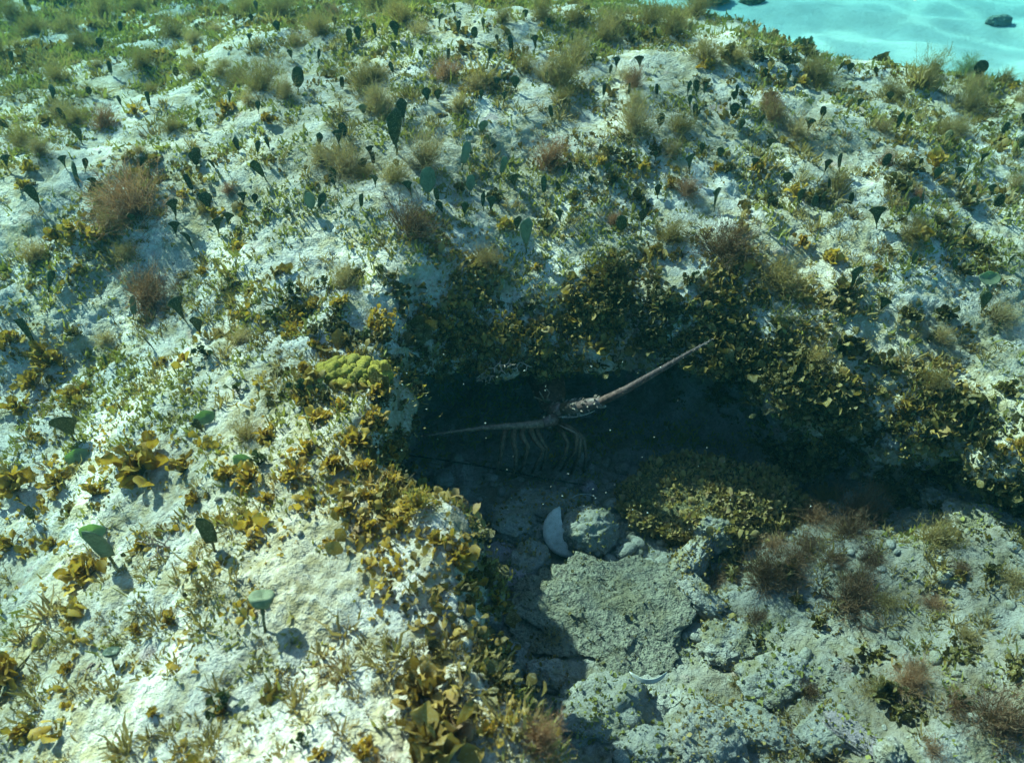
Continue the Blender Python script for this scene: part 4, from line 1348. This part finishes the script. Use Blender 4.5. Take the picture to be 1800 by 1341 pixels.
w_pts = [hit(u, v)[0] + Vector((0, 0, .012)) for (u, v) in [(718, 806), (760, 812), (800, 818), (850, 826), (900, 836), (950, 846), (1000, 854), (1034, 860)]]
o = obj('black_whip', mesh_from('black_whip', *tube(w_pts, [.0018] * 8, 6), M['whip']))
tag(o, 'thin black whip lying across the shaded floor under the lobster', 'whip')

# ------------------------------------------------------------------ stuff: turf, rubble, specks
def turf():
    tri = RV[RQ]
    c = tri.mean(1)
    e1 = tri[:, 2] - tri[:, 0]; e2 = tri[:, 3] - tri[:, 1]
    nn = np.cross(e1, e2); ar = np.linalg.norm(nn, axis=1) * .5
    nn /= (2 * ar[:, None] + 1e-12)
    flip = np.sign(nn[:, 2]); 
    dist = np.linalg.norm(c - np.array([0, 0, CAM_H]), axis=1)
    cp, sp = math.cos(PITCH), math.sin(PITCH)
    fz = c[:, 1] * cp - (c[:, 2] - CAM_H) * sp
    u = np.abs(c[:, 0] / np.maximum(fz, .05))
    inview = (u < .78)
    pat = fbm(c * 5.5 + 3, 3) + .25 * pnoise(c * 30)
    dens = sstep(-0.15, 0.45, pat) + .06
    dens *= 1 + 1.0 * sstep(1.9, 3.2, c[:, 1])
    gul = sd_poly(c[:, 0], c[:, 1], GULLY)
    dens *= np.where(gul < -.02, .45, 1)
    dens *= np.where(c[:, 2] < -.40, 0, 1)
    dens *= 1 - .55 * sstep(1.1, .8, c[:, 1]) * sstep(.05, -.1, c[:, 0])
    wgt = ar * dens * inview / dist ** 0.9
    n = 31000
    idx = rng.choice(len(c), n, p=wgt / wgt.sum())
    base = c[idx] + (rng.random((n, 1)) - .5) * e1[idx] + (rng.random((n, 1)) - .5) * e2[idx]
    per = 7
    base = np.repeat(base, per, 0)
    nrm = np.repeat(nn[idx], per, 0)
    nrm[nrm[:, 2] < -.3] *= 1
    di = np.repeat(dist[idx], per)
    N = len(base)
    base = base + (rng.normal(size=(N, 3)) * np.array([.006, .006, 0])) * np.maximum(1, di * .6)[:, None]
    d = nrm * .5 + np.array([0, 0, .7]) + rng.normal(size=(N, 3)) * .55
    d /= np.linalg.norm(d, axis=1, keepdims=True)
    h = (rng.gamma(3.0, .0030, N)) * np.maximum(1, di * .42)
    side = np.cross(d, rng.normal(size=(N, 3)))
    side /= np.linalg.norm(side, axis=1, keepdims=True) + 1e-9
    w = rng.uniform(.0006, .0024, N) * np.maximum(1, di * .7)
    base = base - nrm * .002
    bend = rng.normal(size=(N, 3)) * .25
    v0 = base - side * w[:, None]; v1 = base + side * w[:, None]
    mid = base + d * (h * .55)[:, None]
    v2 = mid + side * (w * 1.1)[:, None]; v3 = mid - side * (w * 1.1)[:, None]
    v4 = mid + (d + bend) * (h * .45)[:, None]
    V = np.stack([v0, v1, v2, v3, v4], 1).reshape(-1, 3)
    o = np.arange(N)[:, None] * 5
    T = np.concatenate([o + np.array([[0, 1, 2]]), o + np.array([[0, 2, 3]]), o + np.array([[3, 2, 4]])])
    me = mesh_np('algal_turf', V, T, M['turf'])
    tag(obj('algal_turf', me), 'short yellow-green algal turf covering the rock', 'turf', kind='stuff')
turf()

def cushions():
    """low fuzzy cushions of fine filaments"""
    g = np.random.default_rng(404)
    c = RV[RQ].mean(1)
    tri = RV[RQ]
    nn = np.cross(tri[:, 2] - tri[:, 0], tri[:, 3] - tri[:, 1]); ar = np.linalg.norm(nn, axis=1); nn /= ar[:, None] + 1e-12
    cp, sp = math.cos(PITCH), math.sin(PITCH)
    fz = np.maximum(c[:, 1] * cp - (c[:, 2] - CAM_H) * sp, .05)
    u = 900 + FPX * c[:, 0] / fz
    v = 670.5 - FPX * (c[:, 1] * sp + (c[:, 2] - CAM_H) * cp) / fz
    pat = fbm(c * 3.4 + 71, 3)
    w = ar * (sstep(-.1, .5, pat) + .12) * (nn[:, 2] > .35) * ((u > -200) & (u < 2000)) * (c[:, 2] > -.36) / np.maximum(1, fz * .7)
    w *= 1 - .7 * sstep(280, 120, np.hypot((u - 760) * .8, v - 420))
    n, per = 4000, 28
    idx = g.choice(len(c), n, p=w / w.sum())
    di = np.maximum(1, fz[idx] * .5)
    rad = g.gamma(5, .0026, n) * di
    base = np.repeat(c[idx], per, 0); nr = np.repeat(nn[idx], per, 0); rd = np.repeat(rad, per); N = n * per
    off = g.normal(size=(N, 3)) * .45; off -= nr * (off * nr).sum(1, keepdims=True)
    d = off * 1.1 + nr * .45 + np.array([0, 0, .55]) + g.normal(size=(N, 3)) * .3
    d /= np.linalg.norm(d, axis=1, keepdims=True)
    b = base + off * rd[:, None] * .7 - nr * .002
    h = rd * g.uniform(.5, 1.25, N)
    side = np.cross(d, g.normal(size=(N, 3))); side /= np.linalg.norm(side, axis=1, keepdims=True) + 1e-9
    wd = rd * g.uniform(.03, .085, N)
    k1 = g.normal(size=(N, 3)) * .4; k2 = g.normal(size=(N, 3)) * .6
    m1 = b + d * (h * .45)[:, None]; m2 = m1 + (d + k1) * (h * .3)[:, None]; m3 = m2 + (d + k2) * (h * .3)[:, None]
    sw = side * wd[:, None]
    V = np.stack([b - sw, b + sw, m1 + sw, m1 - sw, m2 + sw * .9, m2 - sw * .9, m3], 1).reshape(-1, 3)
    o = (np.arange(N) * 7)[:, None]
    T = np.concatenate([o + np.array([q]) for q in ([0, 1, 2], [0, 2, 3], [3, 2, 4], [3, 4, 5], [5, 4, 6])])
    tag(obj('fuzzy_cushions', mesh_np('fuzzy_cushions', V, T, M['cushion'])), 'low fuzzy tan and olive algal cushions on the rock', 'algae', kind='stuff')

def leaf_mass(name, base, nr, L, mat, seed, upw=.45, jit=.6):
    """leaves from arrays of base points, normals and lengths, joined into one mesh"""
    g = np.random.default_rng(seed)
    N = len(base)
    d = nr * .7 + np.array([0, 0, upw]) + g.normal(size=(N, 3)) * jit
    d /= np.linalg.norm(d, axis=1, keepdims=True)
    xa = np.cross(d, g.normal(size=(N, 3))); xa /= np.linalg.norm(xa, axis=1, keepdims=True) + 1e-9
    ya = np.cross(d, xa)
    temps = []
    rr = random.Random(seed)
    for k in range(6):
        tv, tf = frond(1.0, rr.uniform(.26, .46), rr.uniform(-.5, 1.2), rr.uniform(.08, .2), rr, 3, 2, rr.uniform(.2, .5), rr.uniform(.6, .85), rr.uniform(-.5, .6))
        temps.append(np.array([x[:] for x in tv]))
    tf = np.array(tf)
    Tm = np.stack(temps)[g.integers(0, 6, N)]
    V = base[:, None, :] + L[:, None, None] * (Tm[:, :, 0:1] * xa[:, None, :] + Tm[:, :, 1:2] * ya[:, None, :] + Tm[:, :, 2:3] * d[:, None, :])
    Fq = (np.arange(N) * Tm.shape[1])[:, None, None] + tf[None]
    return obj(name, mesh_np(name, V.reshape(-1, 3), Fq.reshape(-1, 4), M[mat]))

def leaf_carpet(name, label, n, wfun, size, mat, per=6, seed=3, spread=.012, upw=.45):
    g = np.random.default_rng(seed + 90)
    tri = RV[RQ]
    c = tri.mean(1)
    e1 = tri[:, 2] - tri[:, 0]; e2 = tri[:, 3] - tri[:, 1]
    nn = np.cross(e1, e2); ar = np.linalg.norm(nn, axis=1) * .5
    nn /= (2 * ar[:, None] + 1e-12)
    cp, sp = math.cos(PITCH), math.sin(PITCH)
    fz = np.maximum(c[:, 1] * cp - (c[:, 2] - CAM_H) * sp, .05)
    u = 900 + FPX * c[:, 0] / fz
    v = 670.5 - FPX * (c[:, 1] * sp + (c[:, 2] - CAM_H) * cp) / fz
    gul = sd_poly(c[:, 0], c[:, 1], GULLY)
    w = ar * wfun(c, nn, u, v, gul) * ((u > -250) & (u < 2050))
    idx = g.choice(len(c), n, p=w / w.sum())
    base = c[idx] + (g.random((n, 1)) - .5) * e1[idx] + (g.random((n, 1)) - .5) * e2[idx]
    base = np.repeat(base, per, 0); nr = np.repeat(nn[idx], per, 0); di = np.repeat(fz[idx], per)
    N = len(base)
    gs = np.repeat(g.gamma(4, .25, n), per)
    base = base + g.normal(size=(N, 3)) * spread * np.maximum(1, di * .5)[:, None] * np.array([1, 1, .3]) - nr * .003
    L = size * gs * g.uniform(.6, 1.4, N) * np.maximum(1, di * .55)
    tag(leaf_mass(name, base, nr, L, mat, seed, upw), label, 'algae', kind='stuff')

def cover(o, name, n, size, mat, seed, zmin=.2, turfy=False):
    """a skin of small leaves on a rock, as a part of that rock"""
    me = o.data
    mw = np.array(o.matrix_basis)
    V = np.array([v.co[:] for v in me.vertices]) @ mw[:3, :3].T + mw[:3, 3]
    Fc = np.array([p.vertices[:] for p in me.polygons])
    t = V[Fc]; nn = np.cross(t[:, 1] - t[:, 0], t[:, 2] - t[:, 0]); ar = np.linalg.norm(nn, axis=1); nn /= ar[:, None]
    c = t.mean(1)
    w = ar * (nn[:, 2] > zmin) * np.clip(.6 + fbm(c * 12 + seed, 2), .25, 2)
    g = np.random.default_rng(seed)
    idx = g.choice(len(c), n, p=w / w.sum())
    k = leaf_mass(name, c[idx] + g.normal(size=(n, 3)) * .003, nn[idx], size * g.gamma(4, .25, n), mat, seed)
    k.parent = o
    k.matrix_parent_inverse = o.matrix_basis.inverted()
    k['kind'] = 'stuff'

cushions()
def w_top(c, nn, u, v, gul):
    pat = fbm(c * 4.5 + 40, 3) + .3 * pnoise(c * 22 + 3)
    k = (sstep(.12, .6, pat) + .05) * (nn[:, 2] > .2)
    k = k * np.where(gul < -.03, .25, 1) * np.where(c[:, 2] < -.38, .2, 1)
    k = k * (1 + .8 * sstep(1.7, 3.0, c[:, 1])) * (1 + 1.2 * sstep(500, 100, u) * sstep(600, 900, v))
    # the smooth pale shoulder above the cave stays rather bare
    k = k * (1 - .75 * sstep(280, 120, np.hypot((u - 760) * .8, v - 420)))
    return k / np.maximum(1, c[:, 1])
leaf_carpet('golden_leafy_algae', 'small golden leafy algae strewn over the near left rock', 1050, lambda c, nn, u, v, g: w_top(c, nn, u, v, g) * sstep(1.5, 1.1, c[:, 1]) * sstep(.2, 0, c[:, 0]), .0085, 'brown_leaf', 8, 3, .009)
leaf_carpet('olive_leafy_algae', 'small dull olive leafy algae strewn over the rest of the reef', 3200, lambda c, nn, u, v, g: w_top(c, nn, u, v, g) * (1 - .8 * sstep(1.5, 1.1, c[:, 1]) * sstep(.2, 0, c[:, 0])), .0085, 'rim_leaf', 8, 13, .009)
def w_lip(c, nn, u, v, gul):
    # walls and rim of the gully, heaviest over and right of the cave
    pat = .12 + sstep(-.15, .4, fbm(c * 6 + 11, 2))
    edge = sstep(.13, .02, gul) * sstep(-.10, -.02, gul) * .5 + (gul > -.03) * sstep(.6, .1, nn[:, 2]) * 1.5
    side = .35 + .9 * sstep(-.25, -.1, c[:, 0]) * sstep(.95, 1.1, c[:, 1]) + .8 * sstep(.3, .5, c[:, 0]) * sstep(.9, 1.0, c[:, 1]) * sstep(.95, .7, c[:, 0])
    k = np.clip(pat, 0.1, 2) * edge * side * (c[:, 2] > -.33) * np.where((nn[:, 2] < -.2) & (c[:, 1] > 1.05), .12, 1)
    deep = sstep(.12, .22, gul) * (c[:, 2] < -.12)
    return k * (1 - deep)
cover(moss_b, 'leaf_cover', 9500, .0078, 'moss_leaf', 21, .0)
cover(slab_b, 'turf_cover', 900, .004, 'olive_leaf', 22, .0)
for k_, o_ in enumerate([o for o in COL.objects if o.get('category') == 'rock' and o.name.split('.')[0] in ('boulder', 'rock_pillar', 'cobble', 'rock_block')]):
    if o_.scale.x > .035: cover(o_, 'turf_cover', int(240 * (o_.scale.x / .06) ** 2), .0055, 'moss_leaf' if k_ % 3 else 'turf', 60 + k_, .1)
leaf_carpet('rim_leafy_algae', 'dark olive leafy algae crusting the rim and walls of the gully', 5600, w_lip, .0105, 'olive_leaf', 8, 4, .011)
def w_rim(c, nn, u, v, gul):
    pat = fbm(c * 6 + 51, 3)
    side = .22 + sstep(-.3, -.1, c[:, 0]) * sstep(.95, 1.1, c[:, 1])
    return sstep(.0, .4, pat) * sstep(.26, .08, gul) * (gul > -.01) * side * (nn[:, 2] > .1) * (c[:, 2] > -.25) * sstep(1.0, .7, c[:, 0])
leaf_carpet('rim_top_algae', 'golden olive leafy algae, coloured as if sunlit, on the upper rim of the gully', 1700, w_rim, .0095, 'rim_leaf', 9, 6, .011)  # sunlit top of the rim painted with a lighter leaf colour than the walls

def rubble():
    bm = bmesh.new(); bmesh.ops.create_icosphere(bm, subdivisions=2, radius=1)
    bv = np.array([v.co[:] for v in bm.verts]); bf = np.array([[v.index for v in f.verts] for f in bm.faces]); bm.free()
    Vs, Fs = [], []
    off = 0
    r2 = random.Random(77)
    k = 0
    while k < 1150:
        if k < 300: x, y = r2.uniform(-.2, .4), r2.uniform(.82, 1.32)
        elif r2.random() < .7: x, y = r2.uniform(-.2, 1.2), r2.uniform(.35, 1.25)
        else: x, y = r2.uniform(-1.2, 1.4), r2.uniform(.35, 2.4)
        p, nn = drop(x, y, .6 if k > 300 else -.22)
        k += 1
        if p is None: continue
        out_ = p.z > -.2
        s = min(.006 if out_ else .022, .003 + r2.expovariate(1 / .004)) if k > 300 else min(.026, .005 + r2.expovariate(1 / .006))
        v = bv * (1 + .3 * pnoise(bv * 1.1 + k * 1.3))[:, None] * np.array([s, s * r2.uniform(.6, 1), s * r2.uniform(.45, .8)])
        a = r2.uniform(0, 6.28); ca, sa = math.cos(a), math.sin(a)
        v = np.stack([v[:, 0] * ca - v[:, 1] * sa, v[:, 0] * sa + v[:, 1] * ca, v[:, 2]], 1) + np.array(p) + np.array([0, 0, s * .15])
        Vs.append(v); Fs.append(bf + off); off += len(v)
    tag(obj('rubble', mesh_np('rubble', np.concatenate(Vs), np.concatenate(Fs), M['rubble'])), 'loose coral rubble and grit on the rock', 'rubble', kind='stuff')
rubble()

def specks():
    r2 = random.Random(5)
    parts = []
    for i in range(90):
        u, v = r2.uniform(700, 1250), r2.uniform(600, 950)
        if i > 55: u, v = r2.uniform(0, 1800), r2.uniform(0, 1341)
        y = r2.uniform(.8, 1.15)
        p = pix_at_y(u, v, y)
        s = r2.uniform(.0006, .0016)
        parts.append(([p + Vector(o_) * s for o_ in ((1, 0, 0), (-1, 0, 0), (0, 1, 0), (0, -1, 0), (0, 0, 1), (0, 0, -1))],
                      [(0, 2, 4), (2, 1, 4), (1, 3, 4), (3, 0, 4), (2, 0, 5), (1, 2, 5), (3, 1, 5), (0, 3, 5)]))
    v, f = join(parts)
    tag(obj('floating_specks', mesh_from('floating_specks', v, f, M['speck'])), 'tiny pale specks drifting in the water', 'specks', kind='stuff')
specks()

# ------------------------------------------------------------------ labels: single out members of small groups by their place
ORD = ['first', 'second', 'third', 'fourth', 'fifth', 'sixth', 'seventh', 'eighth', 'ninth', 'tenth', 'eleventh', 'twelfth', 'thirteenth', 'fourteenth', 'fifteenth', 'sixteenth', 'seventeenth', 'eighteenth', 'nineteenth', 'twentieth']
groups = {}
for o, u in ALL:
    if 'group' in o: groups.setdefault(o['label'], []).append((u, o))
for lab, lst in groups.items():
    if len(lst) == 1: continue
    lst.sort(key=lambda t: t[0])
    for i, (u, o) in enumerate(lst):
        if i < 20: o['label'] = '%s, %s from left' % (lab, ORD[i])
